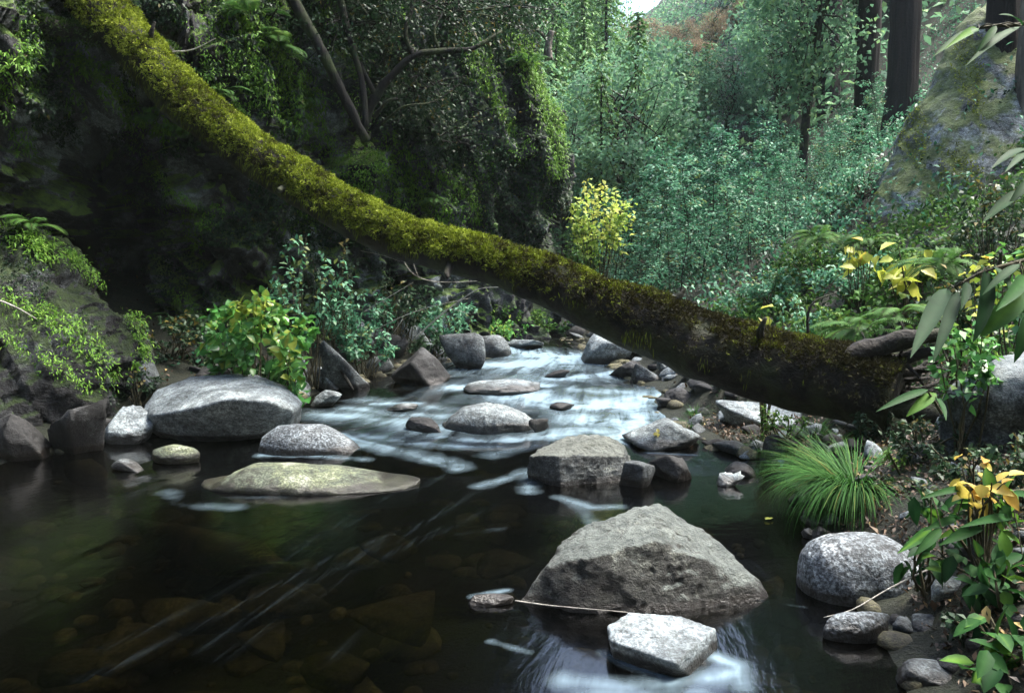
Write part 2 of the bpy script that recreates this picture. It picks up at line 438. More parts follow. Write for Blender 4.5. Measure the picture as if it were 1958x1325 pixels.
M['cliff_grey'] = rock_mat('cliff_grey', [(.3, (.012, .012, .014)), (.5, (.05, .052, .062)), (.7, (.15, .16, .17))], .6, 1.8, moss=.7, moss_or_light_col=((.03, .06, .025), (.11, .19, .05)), wet=False, bump=1.0, moss_or_light_bias=.36)
M['outcrop_rock'] = rock_mat('outcrop_rock', [(.3, (.004, .004, .004)), (.5, (.018, .019, .021)), (.62, (.06, .066, .07)), (.75, (.2, .23, .24))], .5, 2.2, moss=.85, moss_or_light_col=((.012, .03, .008), (.07, .12, .02)), wet=False, bump=1.2, moss_or_light_bias=.44)
M['slab'] = rock_mat('lichen_slab', [(.3, (.07, .08, .08)), (.5, (.19, .215, .22)), (.7, (.38, .42, .43))], .5, 1.7, moss=.85, moss_or_light_col=((.06, .09, .015), (.17, .24, .035)), wet=False, bump=1.0, moss_or_light_bias=.36)
M['soil'] = rock_mat('soil', [(.3, (.004, .003, .002)), (.5, (.012, .009, .006)), (.7, (.035, .028, .018))], .5, 6, moss=.5, moss_or_light_col=((.01, .02, .006), (.03, .05, .012)), wet=False, bump=1.0, moss_or_light_bias=.42)

# ------------------------------------------------------------------ terrain
def grid_faces(ny, nx):
    i = np.arange(ny - 1)[:, None] * nx; j = np.arange(nx - 1)[None, :]
    return np.stack([i + j, i + j + 1, i + nx + j + 1, i + nx + j], -1).reshape(-1, 4)

xs = np.concatenate([np.linspace(-60, -8, 60)[:-1], np.linspace(-8, 9, 420)[:-1], np.linspace(9, 60, 60)])
ys = np.concatenate([np.linspace(-40, 0, 30)[:-1], np.linspace(0, 16, 400)[:-1], np.linspace(16, 90, 140)])
Xg, Yg = np.meshgrid(xs, ys)
Zg = ground(Xg, Yg)
tag(link('ground', mesh_np('ground', np.stack([Xg, Yg, Zg], -1).reshape(-1, 3), grid_faces(len(ys), len(xs)), M['soil'])), kind='structure')

# ------------------------------------------------------------------ rocks
ROCK_PTS = []      # (x, y, radius) of rocks breaking the water, for the flow
def ico(sub):
    import bmesh
    bm = bmesh.new(); bmesh.ops.create_icosphere(bm, subdivisions=sub, radius=1)
    V = np.array([v.co[:] for v in bm.verts]); F = np.array([[v.index for v in f.verts] for f in bm.faces]); bm.free()
    return V, F
ICO = {k: ico(k) for k in (3, 4, 5, 6)}

def facet_shape(dirs, seed, nplanes=14, sharp=14, flat_top=None):
    rng = np.random.default_rng(seed)
    Pn = rdir(nplanes, rng); d = rng.uniform(.72, 1.0, nplanes)
    dot = dirs @ Pn.T
    r = np.where(dot > .05, d[None, :] / np.maximum(dot, .05), 9)
    s = np.exp(-sharp * r).sum(1)
    return -np.log(s) / sharp

def rock(name, label, px0, px1, pyt, pyb, mat, seed=1, round_=0.3, deep=0.8, tilt=0.0, rz=0.0, lift=0.0, sub=5,
         shape=None, cat='rock', group=None, Y=None, zb=None, sink=0.35, rough=.06, flat=None, in_water=True):
    """a boulder filling the photo box px0..px1, pyt..pyb, standing on the water or bank where its base is seen"""
    cxp = (px0 + px1) / 2
    if Y is None:
        base = G(cxp, pyb); Yb = base[1]
    else:
        Yb = Y; base = W(cxp, pyb, Yb)
    w = (px1 - px0) * px2m(Yb); dp = w * deep
    Yc = Yb + dp * .45
    w = (px1 - px0) * px2m(Yc)
    zt = W(cxp, pyt, Yc)[2]; zbase = base[2]
    h = max(zt - zbase, 0.03)
    V, F = ICO[sub]
    dirs = V.copy()
    r = facet_shape(dirs, seed * 31 + 5, 11, 16)
    r = r * (1 - round_) + round_ * 0.95
    P = dirs * r[:, None]
    if shape is not None: P = shape(P)
    P = P + dirs * (fbm(dirs * 1.6 + seed * 3.1, 3, seed)[:, None] * rough * 1.6 + fbm(dirs * 6 + seed, 4, seed + 5)[:, None] * rough * .55)
    # normalise to the box: full width, top at 1, equator-ish base
    mn, mx = P.min(0), P.max(0)
    P[:, 0] = (P[:, 0] - (mn[0] + mx[0]) / 2) / (mx[0] - mn[0]) * 2
    P[:, 1] = (P[:, 1] - (mn[1] + mx[1]) / 2) / (mx[1] - mn[1]) * 2
    P[:, 2] = (P[:, 2] - mn[2]) / (mx[2] - mn[2])
    tot = h / (1 - sink)
    if flat: P[:, 2] = np.minimum(P[:, 2], 1) ** flat
    P = P * np.array([w / 2, dp / 2, tot])
    P[:, 2] += tilt * P[:, 0]
    c, s = math.cos(rz), math.sin(rz)
    if rz: P[:, :2] = P[:, :2] @ np.array([[c, s], [-s, c]])
    ox, oy = W(cxp, pyb, Yc)[0], Yc
    oz = zbase - tot * sink + lift
    wl_ = float(wz(Yc))
    hz = P[:, 2] + oz - wl_
    wet = np.clip(1 - (hz - .0) / .09, 0, 1)
    if not in_water: wet = np.zeros(len(P))
    me = mesh_np(name, P, F, M[mat], True, {'wet': wet})
    o = link(name, me, None, (ox, oy, oz))
    tag(o, label, cat, group)
    if in_water: ROCK_PTS.append((ox, oy, max(w, dp) / 2))
    return o

def prof_rock(name, label, outline, base_py, mat, Y=None, deep=.7, ridge=0.5, power=2.4, seed=1, rough=.05, cat='rock', lowext=.3,
              nx=150, nt=130, feat=None, in_water=True, group=None, strata=0.0, blocky=0.0):
    """boulder whose top edge follows measured heights along x; solid, rounded front to back.
    outline: (px, py) along the crest from left to right"""
    ol = np.array(outline, float)
    cxp = (ol[0, 0] + ol[-1, 0]) / 2
    base = G(cxp, base_py) if Y is None else W(cxp, base_py, Y)
    Yb = base[1]
    wpx = ol[-1, 0] - ol[0, 0]; wid = wpx * px2m(Yb)
    dp = wid * deep; Yc = Yb + dp * (.5)
    pts = np.array([W(a, b, Yc + (ridge - .5) * dp * .8) for a, b in ol])
    x0, x1 = pts[0, 0], pts[-1, 0]
    zb = base[2]
    u = (np.sin(np.linspace(-math.pi / 2, math.pi / 2, nx)) + 1) / 2
    xx = x0 + (x1 - x0) * u
    T = np.interp(xx, pts[:, 0], pts[:, 2]) - zb
    T = np.maximum(T, .02)
    endf = np.clip(1 - np.abs(2 * u - 1) ** 3.0, 0, 1) ** (1 / 2.2)
    th = np.linspace(0, 2 * math.pi, nt, endpoint=False)
    ct, st = np.cos(th), np.sin(th)
    e = 2 / power
    cy = np.sign(ct) * np.abs(ct) ** e; cz = np.sign(st) * np.abs(st) ** e
    hd = dp / 2 * endf[:, None]
    yy = Yc + cy[None, :] * hd
    up = cz[None, :] > 0
    zz = zb + np.where(up, cz[None, :] * T[:, None], cz[None, :] * lowext)
    # push the ridge back/forward
    yy = yy + (ridge - .5) * dp * .8 * np.clip((zz - zb) / np.maximum(T.max(), .01), 0, 1)
    V = np.stack([np.broadcast_to(xx[:, None], yy.shape), yy, zz], -1)
    cen = np.array([(x0 + x1) / 2, Yc, zb])
    Vd = nrm(V - cen)
    nf = 3.2 / max(wid, .1)
    # facets: quantised low-frequency planes
    f1 = fbm((V - cen) * nf + seed * 7.7, 2, seed)
    f2 = fbm((V - cen) * nf * 3.2 + seed, 4, seed + 3, ridged=True)
    disp = rough * wid * (1.0 * f1 + .35 * f2)
    if feat is not None: disp = disp + feat(V, cen, wid)
    if blocky:
        rot = (V + .1 * f1[..., None]) @ np.array([[.85, .2, -.5], [-.2, .97, .1], [.5, 0, .86]])
        for fq, am in ((2.2, 1.0), (5.0, .45), (11.0, .2)):
            ce = np.floor(rot * fq + seed).astype(np.int64); disp = disp + blocky * am * _hash(ce[..., 0], ce[..., 1], ce[..., 2], seed)
    if strata:
        q = ((V - cen) @ np.array([.35, .1, .93])) * (9 / wid) + f1 * 1.4
        disp = disp + strata * wid * (np.abs((q % 1) - .5) ** .5 - .5)
    V = V + Vd * disp[..., None]
    V = V.reshape(-1, 3)
    i = np.arange(nx - 1)[:, None] * nt; j = np.arange(nt)[None, :]; j2 = (j + 1) % nt
    Q = np.stack([i + j, i + nt + j, i + nt + j2, i + j2], -1).reshape(-1, 4)
    o_ = np.array([cen[0], cen[1], zb])
    wl_ = float(wz(Yc))
    wet = np.clip(1 - (V[:, 2] - wl_) / .07, 0, 1) if in_water else np.zeros(len(V))
    me = mesh_np(name, V - o_, Q, M[mat], True, {'wet': wet})
    o = link(name, me, None, tuple(o_))
    tag(o, label, cat, group)
    if in_water: ROCK_PTS.append((o_[0], o_[1], wid / 2))
    return o

# ------------------------------------------------------------------ cliffs (control grids of surveyed points)
SURF = []    # (V, F) of cliffs and big rocks, for planting on
def cliff(name, label, rows, mat, res=(260, 300), amp=.28, seed=1, cat='cliff', kind=None, gdir=(.42, 0, -.9), gullies=.9, flip=False, fine=.05, blocky=.65):
    R = np.array([[W(*c) for c in r] for r in rows])
    nr, nc = R.shape[:2]
    tr = np.linspace(0, nr - 1, res[0]); tc = np.linspace(0, nc - 1, res[1])
    A = np.stack([catmull(R[:, c], tr) for c in range(nc)], 1)
    V = np.stack([catmull(A[i], tc) for i in range(res[0])], 0)
    du = np.gradient(V, axis=1); dv = np.gradient(V, axis=0)
    Nn = nrm(np.cross(du, dv))
    tocam = CAMP - V
    sgn = np.sign((Nn * tocam).sum(-1)[res[0] // 2, res[1] // 3]); Nn = Nn * sgn
    g = nrm(np.array(gdir, float))
    al = (V @ g)[..., None] * g
    S = (V - al) + al * .28
    d = amp * fbm(V * .55 + seed, 3, seed) + gullies * amp * fbm(S * 1.5 + seed * 3, 4, seed + 4, ridged=True) + amp * .35 * fbm(S * 4.5, 3, seed + 9, ridged=True)
    wv = V + .35 * np.stack([fbm(V * 1.3 + 5, 2, seed + 31), fbm(V * 1.3 + 9, 2, seed + 32), fbm(V * 1.3 + 17, 2, seed + 33)], -1)
    rot = wv @ np.array([[.85, .2, -.5], [-.2, .97, .1], [.5, 0, .86]])
    for fq, am in ((np.array([1.1, 1.1, .7]), .42), (np.array([2.6, 2.6, 1.7]), .20), (np.array([6, 6, 4]), .08)):
        ce = np.floor(rot * fq + seed).astype(np.int64); d = d + blocky * am * _hash(ce[..., 0], ce[..., 1], ce[..., 2], seed + 7)
    d = d + fine * fbm(V * 11, 3, seed + 20)
    V = V + Nn * d[..., None]
    V = V.reshape(-1, 3); F = grid_faces(*res)
    if sgn < 0: F = F[:, ::-1]
    c = np.array([V[:, 0].mean(), V[:, 1].mean(), V[:, 2].min()])
    me = mesh_np(name, V - c, F, M[mat], True, {'wet': np.zeros(len(V))})
    o = link(name, me, None, tuple(c)); tag(o, label, cat, None, kind)
    SURF.append((V, F)); return o

cols = [-700, -300, 0, 100, 250, 400, 520, 640, 760, 900]
Yt = {-1700: [5, 5.2, 5.6, 6.0, 6.5, 7.6, 9, 10.5, 11.5, 13],
      -900: [5.2, 5.6, 6.0, 6.5, 7.2, 8.2, 9.5, 10.5, 11.5, 12.5],
      -400: [5.3, 5.9, 6.6, 7.1, 7.8, 8.6, 9.4, 10.4, 11.4, 12.4],
      -150: [5.3, 5.9, 6.8, 7.3, 7.9, 8.7, 9.4, 10.2, 11.2, 12.2],
      0: [5.2, 5.9, 6.9, 7.4, 8.0, 8.6, 9.2, 10.0, 11.0, 12.0],
      150: [5.2, 5.9, 6.7, 7.3, 8.1, 8.4, 9.0, 9.8, 10.8, 11.8],
      300: [5.2, 6, 7.4, 9.0, 9.4, 8.5, 9.0, 9.6, 10.6, 11.6],
      450: [5.2, 6, 7.8, 9.7, 9.9, 8.9, 9.2, 9.7, 10.5, 11.5],
      600: [5.3, 6, 7.6, 9.4, 9.6, 9.2, 9.4, 9.9, 10.5, 11.3],
      740: [5.3, 6, 6.9, 8.0, 8.6, 8.8, 9.1, 9.6, 10.3, 11.1],
      900: [5.2, 5.8, 6.4, 7, 7.6, 8.2, 8.7, 9.2, 9.9, 10.7]}
cliff('rock_wall', 'dark mossy canyon wall with black hollow behind the left end of the fallen trunk',
      [[(c, py, y) for c, y in zip(cols, ys_)] for py, ys_ in Yt.items()], 'cliff', (560, 600), .36, 3)

edge = {-1500: 680, -700: 780, -300: 860, -100: 910, 40: 968, 120: 1000, 200: 1032, 270: 1056, 320: 1068, 400: 1064, 455: 1046, 540: 1028, 680: 1010}
rows = []
for py, e in edge.items():
    top = max(0, (40 - py)) * .0016
    ov = .35 * float(sstep(330, 480, py))
    fr = [(600 + (e - 600) * t, py, 10.2 + 1.6 * t ** 1.5 + top + ov - .25 * math.sin(t * 3.1)) for t in (0, .25, .5, .72, .88, .97)]
    rows.append(fr + [(e + 4, py, 12.3 + top + ov), (e - 10, py, 13.6 + top), (e - 150, py, 16 + top)])
cliff('cliff', 'grey rock buttress with bright moss on its right edge above the bend of the stream', rows, 'cliff_grey', (460, 460), .24, 11, gullies=1.0, blocky=.45)

# lower left outcrop
oc = prof_rock('rock_outcrop', 'mossy streaked rock hump at the left edge beside dark water',
          [(-420, 560), (-250, 420), (-100, 395), (0, 418), (80, 450), (160, 505), (228, 562), (268, 630), (292, 720), (300, 800)], 884, 'outcrop_rock', Y=5.6,
          deep=.75, ridge=.75, power=2.0, seed=5, rough=.05, nx=420, nt=400, strata=.02, blocky=.075, cat='outcrop')
SURF.append((np.array([oc.matrix_basis @ v.co for v in oc.data.vertices]), np.array([p.vertices[:] for p in oc.data.polygons])))

slab = prof_rock('leaning_slab', 'tall leaning grey slab patched with yellow-green lichen below the redwood trunks',
          [(1560, 500), (1612, 420), (1662, 332), (1722, 228), (1795, 105), (1845, 40), (1930, -20), (2080, -60), (2200, 100), (2300, 450)], 560, 'slab', Y=9.3,
          deep=.45, ridge=.95, power=1.7, seed=8, rough=.03, nx=300, nt=260, strata=.01, blocky=.03, cat='boulder', in_water=False, lowext=1.0)
SURF.append((np.array([slab.matrix_basis @ v.co for v in slab.data.vertices]), np.array([p.vertices[:] for p in slab.data.polygons])))

# ------------------------------------------------------------------ individual rocks
def hull_rock(name, label, pts, mat, seed=1, rough=.03, sharp=130, cat='rock', sub=6, in_water=True, blocky=0.0):
    import bmesh
    P = np.array([W(*p) for p in pts]); c = P.mean(0)
    bm = bmesh.new(); vs = [bm.verts.new(p) for p in P - c]; bmesh.ops.convex_hull(bm, input=vs); bm.normal_update()
    N = np.array([f.normal[:] for f in bm.faces]); d = np.array([f.normal.dot(f.calc_center_median()) for f in bm.faces]); bm.free()
    sg = np.sign(d); N = N * sg[:, None]; d = np.abs(d) + 1e-4
    V, F = ICO[sub]; sc = d.mean(); r = np.full((len(V), len(d)), 99.0); dot = V @ N.T; m_ = dot > .02; r = np.where(m_, d[None] / np.maximum(dot, .02), 99) / sc
    r = -np.log(np.exp(-sharp * np.minimum(r, 15)).sum(1) + 1e-300) / sharp * sc
    r = r * (1 + rough * 1.6 * fbm(V * 2.2 + seed, 3, seed) + rough * .8 * fbm(V * 7 + seed, 4, seed + 2, ridged=True) + rough * .35 * fbm(V * 26, 3, seed + 4))
    if blocky:
        wq = (V * r[:, None] + .06 * fbm(V * 1.8, 2, seed)[:, None]) @ np.array([[.85, .2, -.5], [-.2, .97, .1], [.5, 0, .86]])
        for fq, am in ((3.1, 1.0), (7.3, .5)):
            ce = np.floor(wq * fq + seed).astype(np.int64); r = r + blocky * am * _hash(ce[..., 0], ce[..., 1], ce[..., 2], seed)
    Q = V * r[:, None]; wl_ = float(wz(c[1])); wet = np.clip(1 - (Q[:, 2] + c[2] - wl_) / .05, 0, 1) if in_water else np.zeros(len(Q))
    o = link(name, mesh_np(name, Q, F, M[mat], True, {'wet': wet}), None, tuple(c)); tag(o, label, cat); ROCK_PTS.append((c[0], c[1], (P[:, 0].max() - P[:, 0].min()) / 2)); return o
hull_rock('boulder', 'big boulder with pale smooth top and black undercut front below the lime shrub',
          [(300, 744, 6.5), (365, 720, 6.7), (480, 714, 6.8), (548, 736, 6.6), (578, 770, 6.3), (268, 792, 6.2), (290, 795, 5.9), (385, 777, 5.72), (440, 762, 5.68), (510, 766, 5.72), (562, 784, 5.9),
           (330, 880, 6.25), (530, 880, 6.25), (300, 860, 6.9), (560, 860, 6.8), (400, 900, 6.1)], 'pale_rock', 21, cat='boulder', rough=.022, sharp=70)
hull_rock('boulder', 'large angular grey boulder with a pale cracked crest in the right foreground water',
          [(1075, 1036, 3.38), (1118, 1008, 3.42), (1210, 972, 3.45), (1258, 966, 3.45), (1295, 982, 3.42), (1330, 1010, 3.38), (1362, 1045, 3.3), (1048, 1084, 3.08), (1140, 1062, 2.99), (1250, 1036, 3.06), (1335, 1068, 3.06), (1405, 1074, 3.22), (1450, 1106, 3.15),
           (1000, 1160, 3.06), (1110, 1200, 2.94), (1300, 1205, 2.93), (1475, 1160, 3.08), (1030, 1240, 3.2), (1440, 1240, 3.2), (1100, 1180, 3.75), (1400, 1180, 3.75), (1200, 1260, 3.1)], 'main_rock', 4, cat='boulder', rough=.045, sharp=220)
hull_rock('boulder', 'blocky grey boulder with pale top and black left face in mid stream',
          [(1008, 870, 4.85), (1060, 850, 5.1), (1085, 836, 5.15), (1150, 830, 5.15), (1195, 850, 5.15), (1068, 872, 4.75), (1075, 950, 4.75), (1195, 950, 4.9), (1008, 930, 4.95), (1212, 905, 5.2), (1195, 872, 4.95), (1010, 980, 5.1), (1200, 985, 5.2), (1130, 990, 5.0)], 'blocky_rock', 9, cat='boulder', rough=.045)
hull_rock('rock', 'pale flat topped rock with dark cut right face nearest the white eddy at the bottom',
          [(1163, 1196, 2.68), (1205, 1172, 2.72), (1300, 1178, 2.74), (1366, 1202, 2.68), (1290, 1268, 2.44), (1165, 1224, 2.58), (1374, 1262, 2.66), (1338, 1310, 2.52), (1190, 1330, 2.62), (1290, 1370, 2.6), (1350, 1330, 2.7), (1180, 1290, 2.85), (1370, 1290, 2.85)], 'pale_rock', 14, rough=.03)
prof_rock('boulder', 'round speckled granite boulder just below the grass tussock',
          [(1533, 1110), (1538, 1060), (1560, 1036), (1600, 1024), (1660, 1024), (1700, 1028), (1735, 1050), (1758, 1090), (1765, 1130)],
          1160, 'granite', deep=.8, ridge=.45, power=2.3, seed=17, rough=.02, lowext=.2, cat='boulder')
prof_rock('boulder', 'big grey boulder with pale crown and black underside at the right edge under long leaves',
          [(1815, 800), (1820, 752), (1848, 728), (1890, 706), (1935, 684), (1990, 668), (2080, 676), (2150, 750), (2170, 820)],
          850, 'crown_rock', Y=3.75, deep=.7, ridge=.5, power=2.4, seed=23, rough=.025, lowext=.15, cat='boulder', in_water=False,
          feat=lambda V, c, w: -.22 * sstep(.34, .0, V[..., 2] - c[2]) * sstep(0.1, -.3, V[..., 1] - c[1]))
prof_rock('rock', 'low flat slab with yellow lichen awash in the water left of centre',
          [(392, 938), (410, 922), (450, 903), (480, 891), (540, 890), (600, 895), (640, 899), (700, 909), (740, 918), (800, 934)],
          945, 'lichen_rock', deep=.42, ridge=.5, power=2.2, seed=31, rough=.022, lowext=.15, strata=.008)
prof_rock('rock', 'pale rounded rock in the middle of the riffle with water parting round it',
          [(850, 815), (865, 795), (890, 780), (930, 774), (970, 778), (1005, 792), (1030, 812)], 822, 'pale_rock', deep=.6, ridge=.5, power=2.2, seed=33, rough=.03, lowext=.15)
prof_rock('rock', 'blue-grey speckled dome of rock with water sliding over its right side, beside the big boulder',
          [(497, 855), (505, 832), (530, 815), (570, 810), (615, 814), (650, 830), (690, 858)], 872, 'granite', deep=.6, ridge=.5, power=2.1, seed=35, rough=.02, lowext=.15)

RK = [ # label, px0, px1, pyt, pyb, mat, seed, round, deep
 ('small flat-topped stone against the left side of the big pale-topped boulder', 200, 292, 778, 846, 'pale_rock', 41, .2, .7),
 ('small smooth tan stone in the dark water in front of the big pale-topped boulder', 292, 390, 850, 886, 'lichen_rock', 42, .8, .6),
 ('thin grey wedge of stone barely above the dark water at left', 210, 300, 878, 902, 'grey_rock', 43, .6, .5),
 ('dark rounded wet rock on the right shore under the middle of the trunk', 1272, 1402, 743, 790, 'dark_rock', 44, .6, .7),
 ('pale flat rock on the gravel bar under the right half of the trunk', 1370, 1540, 768, 838, 'pale_rock', 46, .2, .8),
 ('dark rounded rock behind the grass tussock', 1458, 1526, 832, 884, 'dark_rock', 47, .7, .8),
 ('wet dark rock with a pale streak right of the blocky boulder', 1240, 1325, 868, 922, 'dark_rock', 48, .3, .8),
 ('low dark rock touching the right foot of the blocky boulder', 1180, 1255, 880, 932, 'grey_rock', 49, .2, .8),
 ('small pale round stone left of the grass tussock', 1370, 1420, 898, 930, 'pale_rock', 50, .7, .8),
 ('small dark stone just behind the pale round stone by the tussock', 1385, 1445, 886, 912, 'dark_rock', 51, .5, .8),
 ('pale blue-grey stone at the foot of the grass tussock', 1565, 1630, 978, 1016, 'pale_rock', 52, .4, .8),
 ('small dark stone between tussock and granite boulder', 1545, 1600, 1005, 1034, 'dark_rock', 53, .4, .8),
 ('tiny white stone at the waterline left of the tussock', 1532, 1556, 1010, 1030, 'pale_rock', 54, .6, .9),
 ('pale cream angular rock among the leaves in the lower right', 1803, 1885, 1098, 1178, 'pale_rock', 55, .1, .9),
 ('small white pebble resting at the right end of the big pale-topped boulder', 528, 572, 786, 812, 'pale_rock', 56, .7, .8),
 ('tilted grey slab on the left bank right of the lime shrub', 610, 706, 648, 748, 'grey_rock', 57, .0, .5),
 ('triangular black-faced rock on the left bank with a stick leaning on it', 748, 862, 665, 736, 'dark_rock', 58, .0, .8),
 ('pale thin stone lying below the lime shrub', 585, 655, 745, 780, 'pale_rock', 59, .2, .6),
 ('pale rock under the tilted slab at the left shore', 590, 665, 700, 744, 'pale_rock', 60, .1, .7),
 ('mossy grey rock at the head of the riffle on the left bank', 840, 930, 636, 706, 'grey_rock', 61, .3, .7),
 ('smooth grey rock at the head of the riffle', 898, 978, 640, 680, 'grey_rock', 62, .6, .7),
 ('bright pale boulder at the far bend under the trunk', 1098, 1215, 632, 694, 'pale_rock', 63, .5, .7),
 ('low dark rock in the far riffle under the trunk', 1150, 1225, 688, 722, 'dark_rock', 64, .3, .7),
 ('rubbly grey rock at the far right shore under the trunk', 1205, 1270, 694, 732, 'grey_rock', 65, .1, .7),
 ('second rubbly rock at the far right shore, against the trunk', 1262, 1330, 706, 738, 'grey_rock', 66, .1, .7),
 ('bright stone with water pouring over it in the upper riffle', 885, 1035, 727, 752, 'pale_rock', 67, .5, .5),
 ('small dark stone left of the pale rounded rock in the riffle', 775, 850, 798, 822, 'dark_rock', 68, .5, .6),
 ('dark stone at the downstream end of the pale rounded rock', 1010, 1050, 800, 822, 'dark_rock', 69, .5, .6),
 ('pale rock behind the grass tussock', 1652, 1745, 862, 905, 'pale_rock', 70, .3, .8),
 ('dark rock in the shadow right of the granite boulder', 1740, 1850, 1085, 1180, 'dark_rock', 71, .3, .8),
 ('small pale stone awash near the upper left riffle', 725, 800, 770, 786, 'pale_rock', 72, .6, .6),
 ('small grey stone in the white sheet of water', 1050, 1100, 768, 782, 'grey_rock', 73, .6, .6),
 ('dark stone breaking the far riffle in mid stream', 1040, 1090, 706, 722, 'dark_rock', 74, .4, .6),
 ('pale stone at the foot of the far mossy bank', 960, 1040, 648, 668, 'pale_rock', 75, .3, .7),
 ('wet pale rock in the shallows at lower right', 1705, 1840, 1262, 1325, 'grey_rock', 76, .5, .8),
 ('grey rock beside the pale rock in the shallows at lower right', 1740, 1850, 1180, 1240, 'grey_rock', 78, .4, .8),
 ('wet speckled granite hump in front of the round granite boulder', 1565, 1710, 1168, 1228, 'granite', 79, .7, .5),
 ('dark wet rock at the waterline below the left outcrop, leftmost', -20, 110, 790, 884, 'dark_rock', 91, .1, .7),
 ('dark jagged rock below the mossy outcrop, middle of the left shore', 90, 215, 760, 876, 'dark_rock', 92, .0, .8),
 ('dark blocky rock against the foot of the left outcrop at the frame edge', -40, 125, 735, 835, 'dark_rock', 95, .0, .7),
 ('dark rock leaning on the outcrop above the jagged shore rock', 95, 235, 712, 800, 'dark_rock', 96, .1, .6),
 ('dark stone wedged between outcrop and small flat-topped stone', 175, 250, 735, 800, 'dark_rock', 93, .1, .8),
 ('angular dark rock behind the small flat-topped stone', 225, 310, 690, 765, 'dark_rock', 94, .0, .8),
 ('dark stone with bright wet edge left of the angular boulder', 895, 985, 1134, 1158, 'dark_rock', 80, .5, .5),
]
for (lb, a, b_, c, d, mt, sd_, rn, dp_) in RK:
    rock('rock', lb, a, b_, c, d, mt, sd_, rn, dp_, sub=5 if (b_ - a) > 60 else 4)
rock('rock', 'flat dark-sided rock with pale top and an orange leaf on the gravel bar', 1192, 1345, 806, 860, 'pale_rock', 45, .1, .7, sub=5, rough=.08)

# stones lying under the clear water
UW = [(330, 540, 965, 1012), (255, 415, 1090, 1128), (215, 345, 1140, 1192), (685, 845, 1092, 1142), (190, 460, 1245, 1330), (645, 775, 1255, 1330),
      (1365, 1500, 1200, 1240), (820, 1000, 1262, 1335), (455, 560, 1150, 1190), (560, 720, 1190, 1225), (900, 1010, 1010, 1045), (700, 800, 985, 1010),
      (60, 200, 1180, 1230), (0, 140, 1010, 1050), (1480, 1600, 1095, 1140), (1410, 1520, 1050, 1085), (1520, 1680, 1225, 1290), (1050, 1180, 1190, 1230), (470, 620, 1060, 1100), (1380, 1560, 1270, 1330), (120, 260, 940, 970)]
UWL = ['olive stone under the water below the lichen slab', 'long pale stone under the dark pool at left', 'dim brown stone under the dark pool, left of centre',
       'mossy stone under the water between the pool and the angular boulder', 'large brown stone under water at the bottom left', 'square brown stone under water at the bottom, left of centre',
       'pale sunken stone right of the small flat topped rock', 'broad sunken stone at the bottom centre', 'sunken stone below the long pale one in the pool', 'sunken stone under the streaks of current',
       'sunken stone left of the angular boulder', 'sunken stone under the current below the lichen slab', 'faint stone under black water at the left edge', 'faint round stone under black water beneath the outcrop',
       'sunken stone left of the granite hump', 'sunken stone right of the angular boulder', 'sunken stone below the wet granite hump', 'sunken stone left of the small flat topped rock', 'sunken stone in the middle of the pool', 'sunken stone at the bottom right of the eddy', 'faint stone under black water near the outcrop']
def sunken(name, label, a, b_, c, d, seed):
    g = G((a + b_) / 2, (c + d) / 2); w = (b_ - a) * px2m(g[1]) * .85; dpt = (d - c) * g[1] ** 2 / (1.3 * FPX) * .8 + .05
    rng = np.random.default_rng(seed)
    V, F = ICO[4]
    P = V * (facet_shape(V, seed, 10, 14) * .7 + .3)[:, None] + V * fbm(V * 2.5 + seed, 3, seed)[:, None] * .1
    P = P * np.array([w / 2, dpt / 2, min(.11, w * .25)])
    zt = float(wz(g[1])) - .08 - P[:, 2].max()
    o = link(name, mesh_np(name, P, F, M['river_rock']), None, (g[0], g[1], zt)); tag(o, label, 'rock')
for k, (u_, l_) in enumerate(zip(UW, UWL)):
    if k in (13, 20): continue
    sunken('sunken_rock', l_, *u_, 300 + k)

# pebble prototypes and rubble
protos = []
for k in range(6):
    V, F = ICO[3]
    P = V * (facet_shape(V, 500 + k, 10, 12) * .75 + .25)[:, None] + V * fbm(V * 3 + k, 3, k)[:, None] * .09
    P *= np.array([1, .8, .6])
    protos.append([mesh_np('stone', P, F, M[m_], True, {'wet': np.zeros(len(P))}) for m_ in ('grey_rock', 'pale_rock', 'dark_rock')])
def stones(n, area, sz, label, group, mats=(0, 1, 2), seed=1, sink=.2, test=None):
    rng = np.random.default_rng(seed); k = 0; tries = 0
    while k < n and tries < n * 40:
        tries += 1
        x, y = area(rng)
        if test and not test(x, y): continue
        s = rng.uniform(*sz) * (1 if rng.random() < .8 else 1.6)
        z = float(ground(x, y))
        o = link('stone', protos[rng.integers(6)][mats[rng.integers(len(mats))]], None, (x, y, z + s * (.3 - sink)))
        o.scale = (s, s * rng.uniform(.7, 1.1), s * rng.uniform(.6, 1)); o.rotation_euler = (rng.normal() * .3, rng.normal() * .3, rng.uniform(0, 6.28))
        tag(o, label, 'stone', group); k += 1
def shore_r(lo, hi, a, b_):
    def f(rng):
        y = rng.uniform(lo, hi); return float(xr(y)) + rng.uniform(a, b_), y
    return f
def shore_l(lo, hi, a, b_):
    def f(rng):
        y = rng.uniform(lo, hi); return float(xl(y)) - rng.uniform(a, b_), y
    return f
stones(70, shore_r(5.0, 7.6, -.15, 1.1), (.03, .09), 'small loose stone in the rubble of the right gravel bar', 'stones of the right gravel bar', seed=1)
stones(60, shore_r(7.5, 13, -.1, .8), (.06, .16), 'loose stone along the far right shore beneath the trunk', 'stones of the far right shore', seed=2)
stones(70, shore_l(6.4, 13, -.15, .9), (.06, .17), 'loose stone along the left shore upstream of the lime shrub', 'stones of the left shore', seed=3)
stones(50, shore_r(2.2, 4.6, -.1, .8), (.02, .055), 'small stone on the dark bank at lower right', 'stones of the lower right bank', seed=4)
